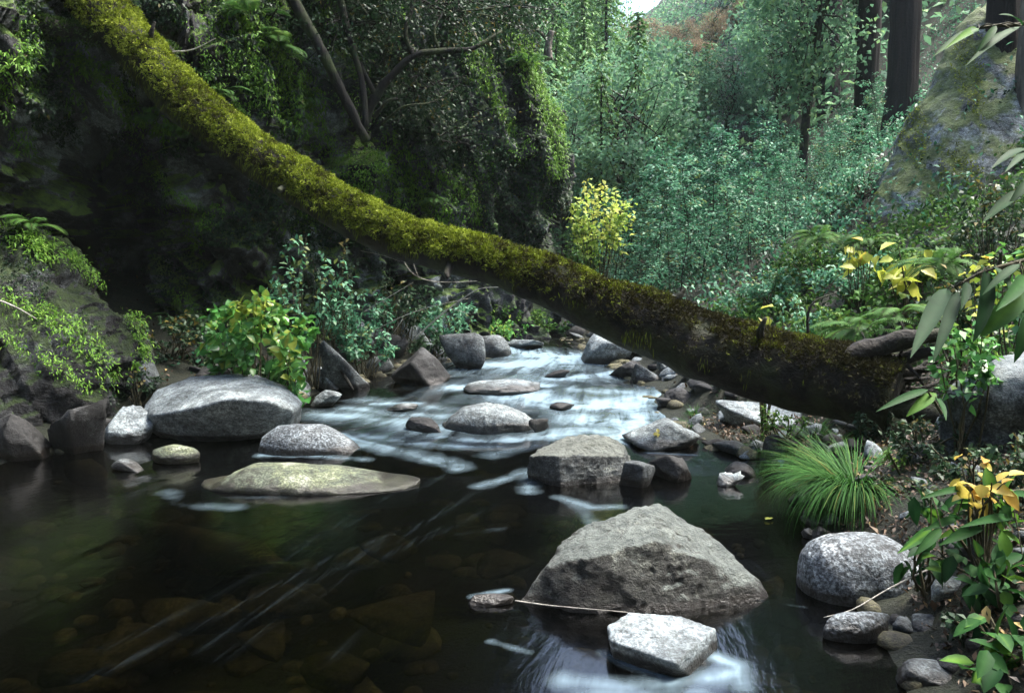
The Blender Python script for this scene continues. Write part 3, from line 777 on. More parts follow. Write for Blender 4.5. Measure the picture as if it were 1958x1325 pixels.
stones(8, shore_l(5.4, 6.4, -.1, .8), (.04, .10), 'small dark stone at the foot of the left outcrop', 'stones below the left outcrop', (0, 2), seed=5)
# riverbed gravel as one mass
mb = MB(); rng = np.random.default_rng(77)
V3, F3 = ICO[3]
import bmesh
bm = bmesh.new(); bmesh.ops.create_icosphere(bm, subdivisions=2, radius=1)
v2 = np.array([v.co[:] for v in bm.verts]); f2 = np.array([[v.index for v in f.verts] for f in bm.faces]); bm.free()
nP = 1500
yy = rng.uniform(1.6, 12, nP) ** 1.0; fr = rng.random(nP)
xx = xl(yy) + (xr(yy) - xl(yy)) * fr; zz = ground(xx, yy)
sz = rng.gamma(2.2, .022, nP) + .015
base = v2[None] * (1 + .25 * fbm(v2[None] * 1.5 + rng.uniform(0, 50, (nP, 1, 1)), 2, 3))[..., None]
base = base * (sz[:, None] * rng.uniform(.6, 1.2, (nP, 3)))[:, None, :] * np.array([1, 1, .55])
P = base + np.stack([xx, yy, zz], -1)[:, None, :]
gq = (np.arange(nP)[:, None, None] * len(v2) + f2[None]).reshape(-1, 3)
tag(link('gravel', mesh_np('gravel', P.reshape(-1, 3), gq, M['river_rock'])), 'brown gravel and cobbles covering the bed under the clear water', 'gravel', kind='stuff')

# ------------------------------------------------------------------ water
ny, nx = 900, 520
tt = np.linspace(0, 1, ny); yv = 1.2 + (24 - 1.2) * (0.35 * tt + .65 * tt ** 2.2)
vv = np.linspace(-.12, 1.16, nx)
Yw = np.repeat(yv[:, None], nx, 1)
Lw, Rw = xl(Yw) - .25, xr(Yw) + .35
Vw = np.repeat(vv[None, :], ny, 0)
Xw = Lw + (Rw - Lw) * Vw
flow = np.stack([Vw * 14, Yw * 1.1, np.zeros_like(Yw)], -1)
rapid = sstep(5.3, 6.2, Yw) * .9 + .12
Zw = wz(Yw) + rapid * (.022 * fbm(flow * np.array([.55, 1.2, 1]), 3, 5) + .012 * fbm(flow * np.array([2, 1.5, 1]), 3, 8))
pts_ = np.stack([Xw, Yw], -1)
for (rx, ry, rr) in ROCK_PTS:      # pillow upstream and dip behind each rock
    if ry > 14: continue
    dx, dy = (Xw - rx) / rr, (Yw - ry) / rr
    Zw += min(.03, rr * .10) * rapid * (np.exp(-((dx) ** 2 + (dy - .9) ** 2) * 1.6) - np.exp(-((dx) ** 2 + (dy + 1.1) ** 2) * 1.3))
def stroke(pl, width, val, soft=1.0):
    P = np.array([G(a, b_)[:2] for a, b_ in pl])
    best = np.full(Xw.shape, 1e9)
    for a, b_ in zip(P[:-1], P[1:]):
        d = b_ - a; L2 = max((d ** 2).sum(), 1e-9)
        t = np.clip(((pts_ - a) @ d) / L2, 0, 1)
        q = pts_ - (a + t[..., None] * d)
        best = np.minimum(best, np.sqrt((q ** 2).sum(-1)))
    return val * np.exp(-(best / (width * 1.15)) ** 1.5)
foam = np.zeros_like(Xw); stre = np.zeros_like(Xw)
ST = [([(950, 662), (1050, 680), (1190, 690)], .22, .8), ([(930, 700), (1000, 696), (1060, 690)], .2, .7), ([(870, 741), (960, 735), (1040, 738)], .10, 1.1),
      ([(1230, 708), (1150, 716), (1090, 722)], .14, .6), ([(1000, 755), (1100, 772), (1180, 775), (1270, 760)], .26, .9), ([(1120, 800), (1200, 808), (1280, 775)], .20, .9), ([(1100, 745), (1200, 750)], .12, .6),
      ([(1180, 840), (1230, 800)], .14, .8), ([(715, 775), (800, 772)], .07, .75), ([(600, 795), (700, 800), (770, 812), (850, 820)], .17, .65), ([(660, 782), (740, 790), (840, 795)], .10, .5), ([(1040, 830), (1120, 820), (1200, 830)], .15, .7), ([(700, 835), (820, 850), (960, 850)], .10, .5), ([(690, 765), (840, 780)], .12, .4),
      ([(560, 845), (680, 850), (790, 868), (875, 890)], .10, .6), ([(640, 835), (760, 860), (870, 895)], .05, .7), ([(850, 832), (930, 835), (1010, 832)], .09, .75), ([(940, 870), (1020, 850)], .1, .4),
      ([(320, 940), (350, 965), (450, 970)], .08, .26), ([(330, 950), (560, 950)], .05, .16), ([(1090, 1300), (1200, 1312), (1300, 1300), (1400, 1285)], .05, .7),
      ([(1150, 1245), (1220, 1270), (1280, 1290)], .03, .6), ([(1120, 1322), (1330, 1318)], .05, .6), ([(1370, 1255), (1410, 1270), (1420, 1310)], .035, .6),
      ([(905, 1140), (970, 1128)], .02, .6), ([(1070, 950), (1130, 970), (1180, 968)], .05, .4), ([(1100, 960), (1130, 1000)], .06, .25), ([(920, 930), (1010, 900), (1010, 940)], .06, .5), ([(880, 1020), (960, 1010)], .08, .12),
      ([(500, 870), (600, 872), (700, 880)], .05, .5), ([(940, 1225), (1010, 1245)], .02, .45), ([(1040, 1120), (1000, 1145)], .02, .3), ([(1230, 905), (1300, 915)], .02, .5), 
      ([(1330, 1130), (1540, 1160)], .01, .15), ([(880, 640), (960, 655)], .1, .4), ([(1240, 865), (1330, 868)], .03, .5)]
for pl, w_, v_ in ST: foam = np.maximum(foam, stroke(pl, max(w_, .02), v_ * .92))
SS = [([(880, 895), (740, 950), (560, 1050)], .012, .5), ([(930, 930), (830, 990), (640, 1062), (470, 1150), (300, 1235), (160, 1300)], .010, .55), ([(860, 905), (650, 1010)], .012, .4),
      ([(900, 945), (760, 1030), (600, 1110), (380, 1240)], .012, .5), ([(800, 1000), (620, 1095), (480, 1170), (370, 1245)], .010, .45), ([(740, 1030), (560, 1130), (400, 1230)], .02, .3), ([(840, 1010), (680, 1090), (540, 1180), (420, 1260)], .012, .45),
      ([(640, 1255), (700, 1205)], .006, .4), ([(700, 985), (520, 1080), (350, 1170), (200, 1240)], .008, .3), ([(960, 960), (860, 1010), (740, 1060)], .015, .35)]
for pl, w_, v_ in SS: stre = np.maximum(stre, stroke(pl, max(w_, .016), v_ * .8))
foam += .15 * sstep(5.5, 6.1, Yw) * sstep(10.5, 9.5, Yw) * sstep(-1.9, -1.0, Xw) * sstep(1.5, 1.0, Xw) * (1 + .6 * fbm(flow * np.array([.5, 1.4, 1]), 2, 77))
foam += .55 * np.exp(-((Xw - .35) ** 2) / .5) * sstep(11.5, 10, Yw) * sstep(7.5, 9, Yw) * .6
me = mesh_np('water', np.stack([Xw, Yw, Zw], -1).reshape(-1, 3), grid_faces(ny, nx), None, True,
             {'foam': foam.ravel(), 'streak': stre.ravel(), 'fu': Yw.ravel(), 'fv': Vw.ravel()})
m = bpy.data.materials.new('stream_water'); m.use_nodes = True; nt = m.node_tree
for n in list(nt.nodes):
    if n.type == 'BSDF_PRINCIPLED': nt.nodes.remove(n)
out = nt.nodes['Material Output']
fu = N_(nt, 'ShaderNodeAttribute', attribute_name='fu').outputs['Fac']; fv = N_(nt, 'ShaderNodeAttribute', attribute_name='fv').outputs['Fac']
fo = N_(nt, 'ShaderNodeAttribute', attribute_name='foam').outputs['Fac']; sk = N_(nt, 'ShaderNodeAttribute', attribute_name='streak').outputs['Fac']
cb = N_(nt, 'ShaderNodeCombineXYZ'); nt.links.new(fu, cb.inputs[1]); nt.links.new(fv, cb.inputs[0])
na = noise_n(nt, mapping(nt, cb.outputs[0], (34, 1.3, 1)), 1.0, 5, .6, .4)       # silky threads along the flow
nb = noise_n(nt, mapping(nt, cb.outputs[0], (9, 2.2, 1)), 1.0, 4, .6, .8)
nc = noise_n(nt, mapping(nt, cb.outputs[0], (330, .9, 1)), 1.0, 3, .6, .2)
thr = math_n(nt, 'ADD', math_n(nt, 'MULTIPLY', na.outputs[0], .9), math_n(nt, 'MULTIPLY', nb.outputs[0], 1.0))
f1 = math_n(nt, 'MULTIPLY_ADD', math_n(nt, 'SUBTRACT', thr, .95), math_n(nt, 'MULTIPLY', fo, 2.6)); nt.links.new(fo, f1.node.inputs[2])
f1 = math_n(nt, 'MULTIPLY', ramp(nt, f1, [(.1, (0, 0, 0)), (.5, (.2, .2, .2)), (1.15 / 1.2, (.6, .6, .6)), ]).outputs[0], 1.0)
f2_ = math_n(nt, 'MULTIPLY', sk, ramp(nt, nc.outputs[0], [(.46, (0, 0, 0)), (.6, (1, 1, 1))]).outputs[0])
ff = math_n(nt, 'ADD', f1, math_n(nt, 'MULTIPLY', f2_, .03), clamp=True)
bp = N_(nt, 'ShaderNodeBump'); bp.inputs['Strength'].default_value = .25; bp.inputs['Distance'].default_value = .02
nt.links.new(thr, bp.inputs['Height'])
gl = N_(nt, 'ShaderNodeBsdfGlossy'); gl.inputs['Roughness'].default_value = .13; gl.inputs[0].default_value = (1, 1, 1, 1); nt.links.new(bp.outputs[0], gl.inputs['Normal'])
tr = N_(nt, 'ShaderNodeBsdfTransparent'); tr.inputs[0].default_value = (.14, .13, .08, 1)
fz = N_(nt, 'ShaderNodeFresnel'); fz.inputs[0].default_value = 1.33; nt.links.new(bp.outputs[0], fz.inputs['Normal'])
mx = N_(nt, 'ShaderNodeMixShader'); nt.links.new(fz.outputs[0], mx.inputs[0]); nt.links.new(tr.outputs[0], mx.inputs[1]); nt.links.new(gl.outputs[0], mx.inputs[2])
fm = N_(nt, 'ShaderNodeBsdfPrincipled'); fm.inputs['Base Color'].default_value = (.38, .54, .63, 1); fm.inputs['Roughness'].default_value = .45; nt.links.new(bp.outputs[0], fm.inputs['Normal'])
mx2 = N_(nt, 'ShaderNodeMixShader'); nt.links.new(ff, mx2.inputs[0]); nt.links.new(mx.outputs[0], mx2.inputs[1]); nt.links.new(fm.outputs[0], mx2.inputs[2])
nt.links.new(mx2.outputs[0], out.inputs[0])
me.materials.append(m)
tag(link('water', me), kind='structure')

# ------------------------------------------------------------------ fallen mossy trunk
LC = [(20, -260, 58), (90, -130, 58), (168, -5, 58), (253, 95, 54), (352, 198, 50), (452, 277, 48), (552, 343, 49), (652, 403, 50), (752, 453, 46), (850, 482, 44), (950, 510, 46),
      (1050, 548, 50), (1150, 592, 57), (1250, 635, 63), (1350, 672, 68), (1450, 702, 73), (1550, 724, 77), (1640, 745, 79), (1712, 765, 76)]
LY = np.linspace(7.6, 5.0, len(LC))
lp = np.array([W(a, b_, Y) for (a, b_, r), Y in zip(LC, LY)]); lr = np.array([r * px2m(Y) for (a, b_, r), Y in zip(LC, LY)]) * np.interp(np.arange(len(LC)), [0, 8, 12], [.86, .92, 1])
log = empty('fallen_tree', tuple(lp[-1]), 'fallen tree trunk sheathed in yellow-green moss slanting across the stream', 'fallen tree')
off = lp[-1]
def log_surface(n_s, n_t, rs=1.0, seed=0, lump=.10, lf=5.0):
    t = np.linspace(0, len(lp) - 1, n_s); P = catmull(lp, t); R = np.interp(t, np.arange(len(lp)), lr) * rs
    tan = nrm(np.gradient(P, axis=0)); up = np.array([0, 0, 1.0])
    A = nrm(np.cross(tan, up)); B = nrm(np.cross(A, tan))
    B = np.where(B[:, 2:3] < 0, -B, B)
    th = np.linspace(0, 2 * math.pi, n_t, endpoint=False)
    D = A[:, None] * np.cos(th)[None, :, None] + B[:, None] * np.sin(th)[None, :, None]
    V = P[:, None] + D * R[:, None, None]
    nz = fbm(V * lf, 4, seed) + .5 * fbm(V * 1.7, 2, seed + 5)
    V = V + D * (nz * lump * R[:, None])[..., None]
    return V, D, R, P, th
def ring_faces(n, m):
    i = np.arange(n - 1)[:, None] * m; j = np.arange(m)[None, :]; j2 = (j + 1) % m
    return np.stack([i + j, i + j2, i + m + j2, i + m + j], -1).reshape(-1, 4)
V, D, R_, P_, th = log_surface(420, 72, .86, 3, .15, 3.0)
F = ring_faces(420, 72).tolist() + [[(419) * 72 + k for k in range(72)], [k for k in range(71, -1, -1)]]
tk = link('trunk', mesh_np('trunk', V.reshape(-1, 3) - off, F, M['log_bark']), log)
# moss fleece: lumpy sheath plus tufts on the upper side
mb = MB(); rng = np.random.default_rng(5)
ns, nt_ = 1500, 260
V, D, R_, P_, th = log_surface(ns, nt_, .98, 3, .17, 3.0)
tn = np.linspace(0, 1, ns)[:, None]
cover = sstep(-.30, .25, D[..., 2] + .30 * fbm(V * 4.0, 3, 40) - .02) * sstep(-.62, -.30, fbm(V * 3.1, 3, 44) - .12 * sstep(.6, 1.0, tn) * 1.0 + .1)
prob = cover * (1 - .92 * sstep(.5, .8, tn) * sstep(.85, .35, D[..., 2]))
nC = 19000; per = 9; nT = nC * per
idx = rng.choice(ns * nt_, nC, p=(prob / prob.sum()).ravel())
Pn = V.reshape(-1, 3)[idx]; Dn = D.reshape(-1, 3)[idx]; tt_ = np.broadcast_to(tn, prob.shape).ravel()[idx]
lumpn = fbm(Pn * 11, 3, 50); big = fbm(Pn * 3.2, 2, 52)
Pn = Pn + Dn * (.004 + .030 * np.maximum(lumpn + .35, 0) * (1 - .5 * sstep(.6, .9, tt_)))[:, None]
rn = np.clip(.60 - .1 * sstep(.3, .5, tt_) + .45 * lumpn + .25 * big + rng.normal(size=nC) * .16 - .50 * sstep(.48, .72, tt_), 0, 1)
Pn = np.repeat(Pn, per, 0) + rng.normal(size=(nT, 3)) * .007; Dn = np.repeat(Dn, per, 0); rn = np.clip(np.repeat(rn, per) + rng.normal(size=nT) * .07, 0, 1)
dirs = nrm(Dn * .8 + rdir(nT, rng) * .9 + np.array([0, 0, -.2]))
leaves(mb, Pn, dirs, rdir(nT, rng), rng.uniform(.014, .034, nT), rng.uniform(.006, .012, nT), rn, fold=.1)
edge_ = (np.abs(D[..., 2] + .12) < .22) * (1 - sstep(.55, .9, tn)) * (fbm(V * 5, 2, 61) > .05); nH = 3800
ix = rng.choice(ns * nt_, nH, p=(edge_ / edge_.sum()).ravel()); Ph = V.reshape(-1, 3)[ix]; Dh = D.reshape(-1, 3)[ix]
leaves(mb, Ph + Dh * .01, nrm(Dh * .25 + np.array([0, 0, -1.0]) + rng.normal(size=(nH, 3)) * .15), Dh, rng.uniform(.025, .085, nH), rng.uniform(.004, .008, nH), np.clip(rng.normal(.3, .15, nH), 0, 1), fold=.1)
ms = mb.mesh('moss', M['moss_tuft']); ms.transform(Matrix.Translation(Vector(-off))); link('moss', ms, log)
# patches of dark bark and small stubs
for k, (t, a, l) in enumerate([(3.3, 1.2, .12), (6.1, -.3, .18), (9.2, -.5, .22), (13.2, 1.3, .10), (15.0, .9, .14)]):
    p = catmull(lp, np.array([t]))[0]; r = float(np.interp(t, np.arange(len(lr)), lr))
    d = nrm(np.array([.3 * math.cos(k * 2.1), -.9 * math.cos(a), math.sin(a)]))
    mb = MB(); tube(mb, [p + d * r * .7, p + d * (r + l * .5), p + d * (r + l) + np.array([.03, 0, .03])], [.035, .024, .012], 8, .2, 20, k)
    me_ = mb.mesh('stub', M['log_bark']); me_.transform(Matrix.Translation(Vector(-off))); link('stub', me_, log)
# mossy limb leaving the trunk at upper left
mb = MB(); q = [W(330, 105, 7.3), W(230, 75, 7.2), W(150, 62, 7.1), (W(90, 50, 7.0)), W(20, 20, 6.9), W(-60, -10, 6.8)]
tube(mb, q, [.07, .075, .07, .075, .08, .08], 14, .3, 8, 4, sub=5)
me_ = mb.mesh('limb', M['log_bark']); me_.transform(Matrix.Translation(Vector(-off))); lb_ = link('limb', me_, log)
mb = MB(); n = 7000; t = rng.uniform(0, 5, n); C = catmull(q, t); d = rdir(n, rng, .8); rr_ = .078 + .03 * np.maximum(fbm(C * 9, 2, 3), 0)
leaves(mb, C + d * rr_[:, None], nrm(d + rdir(n, rng) * .8), rdir(n, rng), rng.uniform(.02, .04, n), .012, np.clip(.35 + rng.normal(size=n) * .2, 0, 1), fold=.1)
me_ = mb.mesh('limb_moss', M['green_moss']); me_.transform(Matrix.Translation(Vector(-off))); link('moss', me_, lb_)

# torn root mass at the right end
rw = empty('root_mass', tuple(W(1740, 720, 4.9)), 'dark torn roots where the trunk meets the right bank', 'roots')
mb = MB(); o3 = W(1740, 720, 4.9); rng = np.random.default_rng(15)
for k in range(46):
    s = W(rng.uniform(1640, 1740), rng.uniform(690, 790), 5.0 + rng.uniform(0, .3)); d = nrm(np.array([rng.uniform(.2, 1), rng.uniform(-.5, .5), rng.uniform(-.7, .6)])); L = rng.uniform(.2, .5)
    pts = [s]; 
    for j in range(5): d = nrm(d + rng.normal(size=3) * .35); pts.append(pts[-1] + d * L / 5)
    r0 = rng.uniform(.01, .04); tube(mb, pts, np.linspace(r0, r0 * .25, 6), 7, .35, 14, k, sub=3)
for a, b_, r0 in (((1600, 690), (1800, 640), .07), ((1680, 720), (1790, 668), .05), ((1700, 790), (1800, 800), .09), ((1650, 800), (1760, 850), .08)):
    tube(mb, [W(a[0], a[1], 5.1), (W(a[0], a[1], 5.1) + W(b_[0], b_[1], 4.9)) / 2 + np.array([0, 0, .03]), W(b_[0], b_[1], 4.9)], [r0, r0 * .9, r0 * .6], 12, .4, 9, 3, sub=6)
me_ = mb.mesh('roots', M['log_bark']); me_.transform(Matrix.Translation(Vector(-o3))); link('roots', me_, rw)

# ------------------------------------------------------------------ tree builders
def build(mbs, root, base):
    for nm, mb_, mt in mbs:
        me_ = mb_.mesh(nm, M[mt]); me_.transform(Matrix.Translation(Vector(-np.asarray(base, float)))); link(nm, me_, root)

def sapling(seed, h=5.5, nb=40, leaf=.125, bl=1.25, mat='teal_leaf', bark='dark_bark', label='', lo=.22, tr=.022, per=26):
    rng = np.random.default_rng(seed)
    t = np.linspace(0, 1, 8); pts = np.stack([.2 * np.cumsum(rng.normal(size=8)) * t * .5, .2 * np.cumsum(rng.normal(size=8)) * t * .5, h * t - .2], -1)
    wood = MB(); fol = MB(); tube(wood, pts, tr * (1.05 - t * .85), 6, sub=2)
    for k in range(nb):
        u = lo + (1 - lo) * (k + rng.random()) / nb; p = catmull(pts, np.array([u * 7]))[0]
        a = rng.uniform(0, 6.283); L = bl * (1.1 - .65 * u) * rng.uniform(.6, 1.2)
        s = np.linspace(0, 1, 5); D = np.array([math.cos(a), math.sin(a), 0])
        bp_ = p + D * (L * s)[:, None] + np.array([0, 0, 1.0]) * (L * (.35 * s - .40 * s ** 2))[:, None] + rng.normal(size=(5, 3)) * .02 * s[:, None]
        tube(wood, bp_, tr * .3 * (1 - .8 * s) + .002, 4, cap=False)
        n = per; ss = rng.uniform(.2, 1, n); C = catmull(bp_, ss * 4) + rng.normal(size=(n, 3)) * leaf * .5
        S = np.array([-D[1], D[0], 0]); sg = rng.choice([-1, 1], n)
        dr = D * .6 + S * sg[:, None] * .8 + rng.normal(size=(n, 3)) * .3 + np.array([0, 0, -.15])
        leaves(fol, C, dr, np.array([0, 0, 1.0]) + rng.normal(size=(n, 3)) * .35, rng.uniform(.7, 1.2, n) * leaf, rng.uniform(.45, .6, n) * leaf, np.clip(rng.normal(.5, .28) + .4 * fbm(C * 1.5, 2, seed) + rng.normal(size=n) * .18, 0, 1), droop=.12)
    r = empty('sapling', (0, 0, 0), label, 'tree'); build([('trunk', wood, bark), ('crown', fol, mat)], r, (0, 0, 0)); return r

def hardwood(seed, h=8, rad=2.4, nclump=60, per=70, leaf=.17, mat='far_leaf', label='', name='broadleaf_tree', tall=1.2):
    rng = np.random.default_rng(seed); wood = MB(); fol = MB()
    top = np.array([rng.normal() * .3, rng.normal() * .3, h * .8])
    tr_ = [np.zeros(3) - [0, 0, .5], top * .35 + rng.normal(size=3) * .1, top * .7 + rng.normal(size=3) * .15, top]
    tube(wood, tr_, [.16, .12, .08, .03], 7, .1, sub=3)
    for k in range(nclump):
        d = rdir(1, rng)[0]; rr = rad * rng.uniform(.45, 1.0)
        c = np.array([0, 0, h * .62]) + d * rr * np.array([1, 1, tall]); c[2] = max(c[2], .6)
        s = catmull(np.array(tr_), np.array([rng.uniform(1, 3)]))[0]
        tube(wood, [s, (s + c) / 2 + [0, 0, .15], c], [.035, .02, .008], 4, cap=False)
        n = per; P = c + rng.normal(size=(n, 3)) * rad * .13 * np.array([1.2, 1.2, .8])
        leaves(fol, P, rdir(n, rng, -.1), np.array([0, 0, 1.0]) + rng.normal(size=(n, 3)) * .6, rng.uniform(.7, 1.2, n) * leaf, leaf * .6, np.clip(rng.uniform(.2, .8) + rng.normal(size=n) * .15, 0, 1), droop=.1)
    r = empty(name, (0, 0, 0), label, 'tree'); build([('trunk', wood, 'dark_bark'), ('crown', fol, mat)], r, (0, 0, 0)); return r

def conifer(seed, h=9, bl=1.6, nb=110, mat='conifer', label='', name='conifer', tr=.12, lo=.08, spray=.24, per=34, droopy=.25):
    rng = np.random.default_rng(seed); wood = MB(); fol = MB()
    tube(wood, [[0, 0, -.5], [.02, 0, h * .5], [0, .03, h]], [tr, tr * .6, .01], 8, .08, sub=4)
    for k in range(nb):
        u = lo + (1 - lo) * (k + rng.random()) / nb; z = h * u; a = k * 2.4 + rng.normal() * .3; L = bl * (1.05 - u) ** .8 * rng.uniform(.7, 1.15) + .1
        D = np.array([math.cos(a), math.sin(a), 0]); s = np.linspace(0, 1, 4)
        bp_ = np.array([0, 0, z]) + D * (L * s)[:, None] + np.array([0, 0, 1.0]) * (L * (.15 * s - droopy * 2 * s ** 2))[:, None]
        tube(wood, bp_, .016 * (1 - .8 * s) + .002, 4, cap=False)
        n = int(per * (.4 + L / bl)); ss = rng.uniform(.1, 1, n); C = catmull(bp_, ss * 3); S = np.array([-D[1], D[0], 0]); sg = rng.choice([-1, 1], n)
        dr = D * .7 + S * sg[:, None] * .8 + np.array([0, 0, -.3]) + rng.normal(size=(n, 3)) * .25
        leaves(fol, C, dr, np.array([0, 0, 1.0]) + rng.normal(size=(n, 3)) * .3, rng.uniform(.5, 1.1, n) * spray, spray * .3, np.clip(.35 + .4 * ss + rng.normal(size=n) * .15, 0, 1), droop=.2)
    r = empty(name, (0, 0, 0), label, 'tree'); build([('trunk', wood, 'redbark'), ('crown', fol, mat)], r, (0, 0, 0)); return r

# thicket of slender saplings behind the trunk
sap_label = 'slender sapling with small glossy leaves in the blue-green thicket beyond the trunk'
saps = [sapling(60 + k, h=3.5 + .2 * k, leaf=.135, bl=1.0, nb=30, per=18, label=sap_label) for k in range(5)]
rng = np.random.default_rng(31); placed = []
cnt = 0; tries = 0
while cnt < 62 and tries < 4000:
    tries += 1
    px = rng.uniform(1120, 1680); Y = rng.uniform(11.5, 19)
    x = (px - CX) / FPX * Y
    if x < float(xr(Y)) + .15 or any((x - a) ** 2 + (Y - b_) ** 2 < .35 for a, b_ in placed): continue
    if px < 1240 and Y < 14.5: continue
    placed.append((x, Y)); z = float(ground(x, Y))
    tp = float(np.interp(px, [1120, 1200, 1300, 1400, 1500, 1600, 1680], [350, 285, 225, 190, 200, 245, 300])) + rng.uniform(0, 60) + (19 - Y) * 9
    sc = float(np.clip((W(px, tp, Y)[2] - z) / 3.9, .35, 1.4))
    if cnt < 5: o = saps[cnt]; o.location = (x, Y, z); o.scale = (sc,) * 3; o.rotation_euler = (0, 0, rng.uniform(0, 6.28))
    else: o = copy_thing(saps[cnt % 5], (x, Y, z), rng.uniform(0, 6.28), sc)
    o['group'] = 'saplings of the thicket'; cnt += 1

# trees of the far slope
FL = 'pale green broadleaf tree high on the misty far slope'
far_p = [hardwood(80, 7, 2.3, label=FL), hardwood(81, 8, 2.0, label=FL, tall=1.6), hardwood(82, 6, 2.2, label='rust-brown autumn tree on the far slope below the sky', mat='rust_leaf'),
         conifer(83, 9, 1.7, label='young bright feathery conifer on the far slope'), conifer(84, 11, 2.0, label='tall conifer on the far slope', mat='far_leaf', spray=.34)]
used = set(); rng = np.random.default_rng(12)
spots = []
for k in range(230):
    Y = 19 + 50 * rng.random() ** .9; px = rng.uniform(1010, 1960)
    spots.append((px, Y))
rl = far_p[2]['label']; used.add(2)
for q_, (px, Y, top) in enumerate([(1345, 40, 15), (1290, 44, 25), (1325, 36, 60), (1215, 50, 12), (1270, 34, 100), (1390, 42, 40)]):
    x = (px - CX) / FPX * Y; z = float(ground(x, Y)) - .2; sc = max((W(px, top, Y)[2] - z) / 6.6, .35)
    if q_ == 0: o = far_p[2]; o.location = (x, Y, z); o.scale = (sc,) * 3
    else: o = copy_thing(far_p[2], (x, Y, z), q_ * 1.3, sc)
    o['group'] = 'rust-brown trees of the far slope'
for px, Y in spots:
    if px > 1540 and Y < 27: continue
    x = (px - CX) / FPX * Y; z = float(ground(x, Y)) - .2
    r = rng.random()
    k = 0 if r < .38 else 1 if r < .68 else 4 if r < .88 else 3
    if 1260 < px < 1420 and Y > 38 and rng.random() < .2: k = 2
    if px < 1240 and rng.random() < .3: k = 3
    h_top = 1.3 + (520 - (95 if 1160 < px < 1460 else -60)) / FPX * Y
    hh = (7, 8, 6, 9, 11)[k]
    sc = rng.uniform(.55, .95) * (.75 + Y / 110)
    if z + hh * sc > h_top and 1160 < px < 1460:
        sc = (h_top - z) / hh
        if sc < .25: continue
    grp = ('broadleaf trees of the far slope', 'broadleaf trees of the far slope', 'rust-brown trees of the far slope', 'young bright conifers of the far slope', 'tall conifers of the far slope')[k]
    lab = far_p[k]['label']
    if k not in used: o = far_p[k]; used.add(k); o.location = (x, Y, z); o.scale = (sc,) * 3
    else: o = copy_thing(far_p[k], (x, Y, z), rng.uniform(0, 6.28), sc)
    o['group'] = grp
for k in range(5):
    if k not in used:
        for ch in list(far_p[k].children): bpy.data.objects.remove(ch)
        bpy.data.objects.remove(far_p[k])
# special young conifer, light green at (1215,160)
o = conifer(90, 8, 1.5, 130, label='feathery lime-green young conifer left of centre on the slope, pointed top', name='conifer')
p = W(1215, 420, 24); o.location = (p[0], 24, float(ground(p[0], 24))); o.scale = (.78,) * 3

# redwoods
def redwood(px, w, Y, label, seed, lean=0, bark='redbark', h=16, nb=26, blo=4.6, mat='redwood_leaf', bl=2.2, side=None):
    rng = np.random.default_rng(seed); x = (px - CX) / FPX * Y; z = float(ground(x, Y)) - .2; r0 = w * .5 * px2m(Y)
    zz = np.array([0, .4, 1.2, 3, 6, 10, h]); rr = r0 * np.array([1.5, 1.25, 1.08, 1.0, .95, .85, .7])
    pts = np.stack([lean * zz, np.zeros(7), zz], -1)
    wood = MB(); tube(wood, pts, rr, 40, .16, 2.5, seed, sub=8)
    V = wood.v[0]; a = np.arctan2(V[:, 1], V[:, 0] - lean * V[:, 2])
    fl = .055 * r0 * np.sin(a * 17 + V[:, 2] * .4 + 2 * np.sin(V[:, 2] * .9)) + .03 * r0 * np.sin(a * 31 + V[:, 2])
    V[:, 0] += np.cos(a) * fl; V[:, 1] += np.sin(a) * fl
    fol = MB(); br = MB()
    for k in range(nb):
        zb = rng.uniform(blo, h - 1); a = rng.uniform(0, 6.28) if side is None else rng.uniform(*side); L = bl * rng.uniform(.6, 1.2); D = np.array([math.cos(a), math.sin(a), 0]); s = np.linspace(0, 1, 6)
        bp_ = np.array([lean * zb, 0, zb]) + D * (L * s)[:, None] + np.array([0, 0, 1.0]) * (L * (.1 * s - .55 * s ** 2))[:, None] + rng.normal(size=(6, 3)) * .03
        tube(br, bp_, .022 * (1 - .8 * s) + .003, 5, cap=False)
        for q_ in range(16):
            u = rng.uniform(.2, 1); c = catmull(bp_, np.array([u * 5]))[0]; D2 = nrm(D * .7 + rng.normal(size=3) * .6 + np.array([0, 0, -.4])); L2 = rng.uniform(.25, .55)
            n = 34; ss = rng.uniform(0, 1, n); C = c + D2 * (ss * L2)[:, None]; S = nrm(np.cross(D2, [0, 0, 1])); sg = rng.choice([-1, 1], n)
            leaves(fol, C, D2 * .5 + S * sg[:, None] + rng.normal(size=(n, 3)) * .25, np.array([0, 0, 1.0]) + rng.normal(size=(n, 3)) * .3, rng.uniform(.06, .13, n), .025, np.clip(.5 + rng.normal(size=n) * .25, 0, 1), droop=.15)
    r = empty('redwood_tree', (x, Y, z), label, 'tree', 'redwoods on the right slope')
    for nm, mb_, mt in (('trunk', wood, bark), ('branches', br, 'dark_bark'), ('foliage', fol, mat)):
        if mb_.v: link(nm, mb_.mesh(nm, M[mt]), r)
    return r
redwood(1640, 38, 19, 'dark redwood trunk, leftmost of the straight trunks at upper right', 1, nb=30, blo=4.0)
redwood(1706, 50, 16.5, 'thick furrowed dark redwood trunk just left of the leaning slab', 2, nb=34, blo=3.6)
redwood(1893, 52, 10.5, 'reddish-grey redwood trunk rising behind the right edge of the leaning slab', 3, bark='redbark', nb=12, blo=4.6, lean=-.03)
redwood(1936, 34, 10.0, 'thin pale barked trunk at the extreme right edge', 4, bark='greybark', nb=8, blo=5, lean=.01)
redwood(1500, 30, 27, 'slim trunk seen through leaves above the thicket', 5, nb=40, blo=2.5, bl=2.6)
redwood(1570, 34, 24, 'shaded trunk between the thicket and the left redwood', 6, nb=16, blo=4.5, bl=2.0)

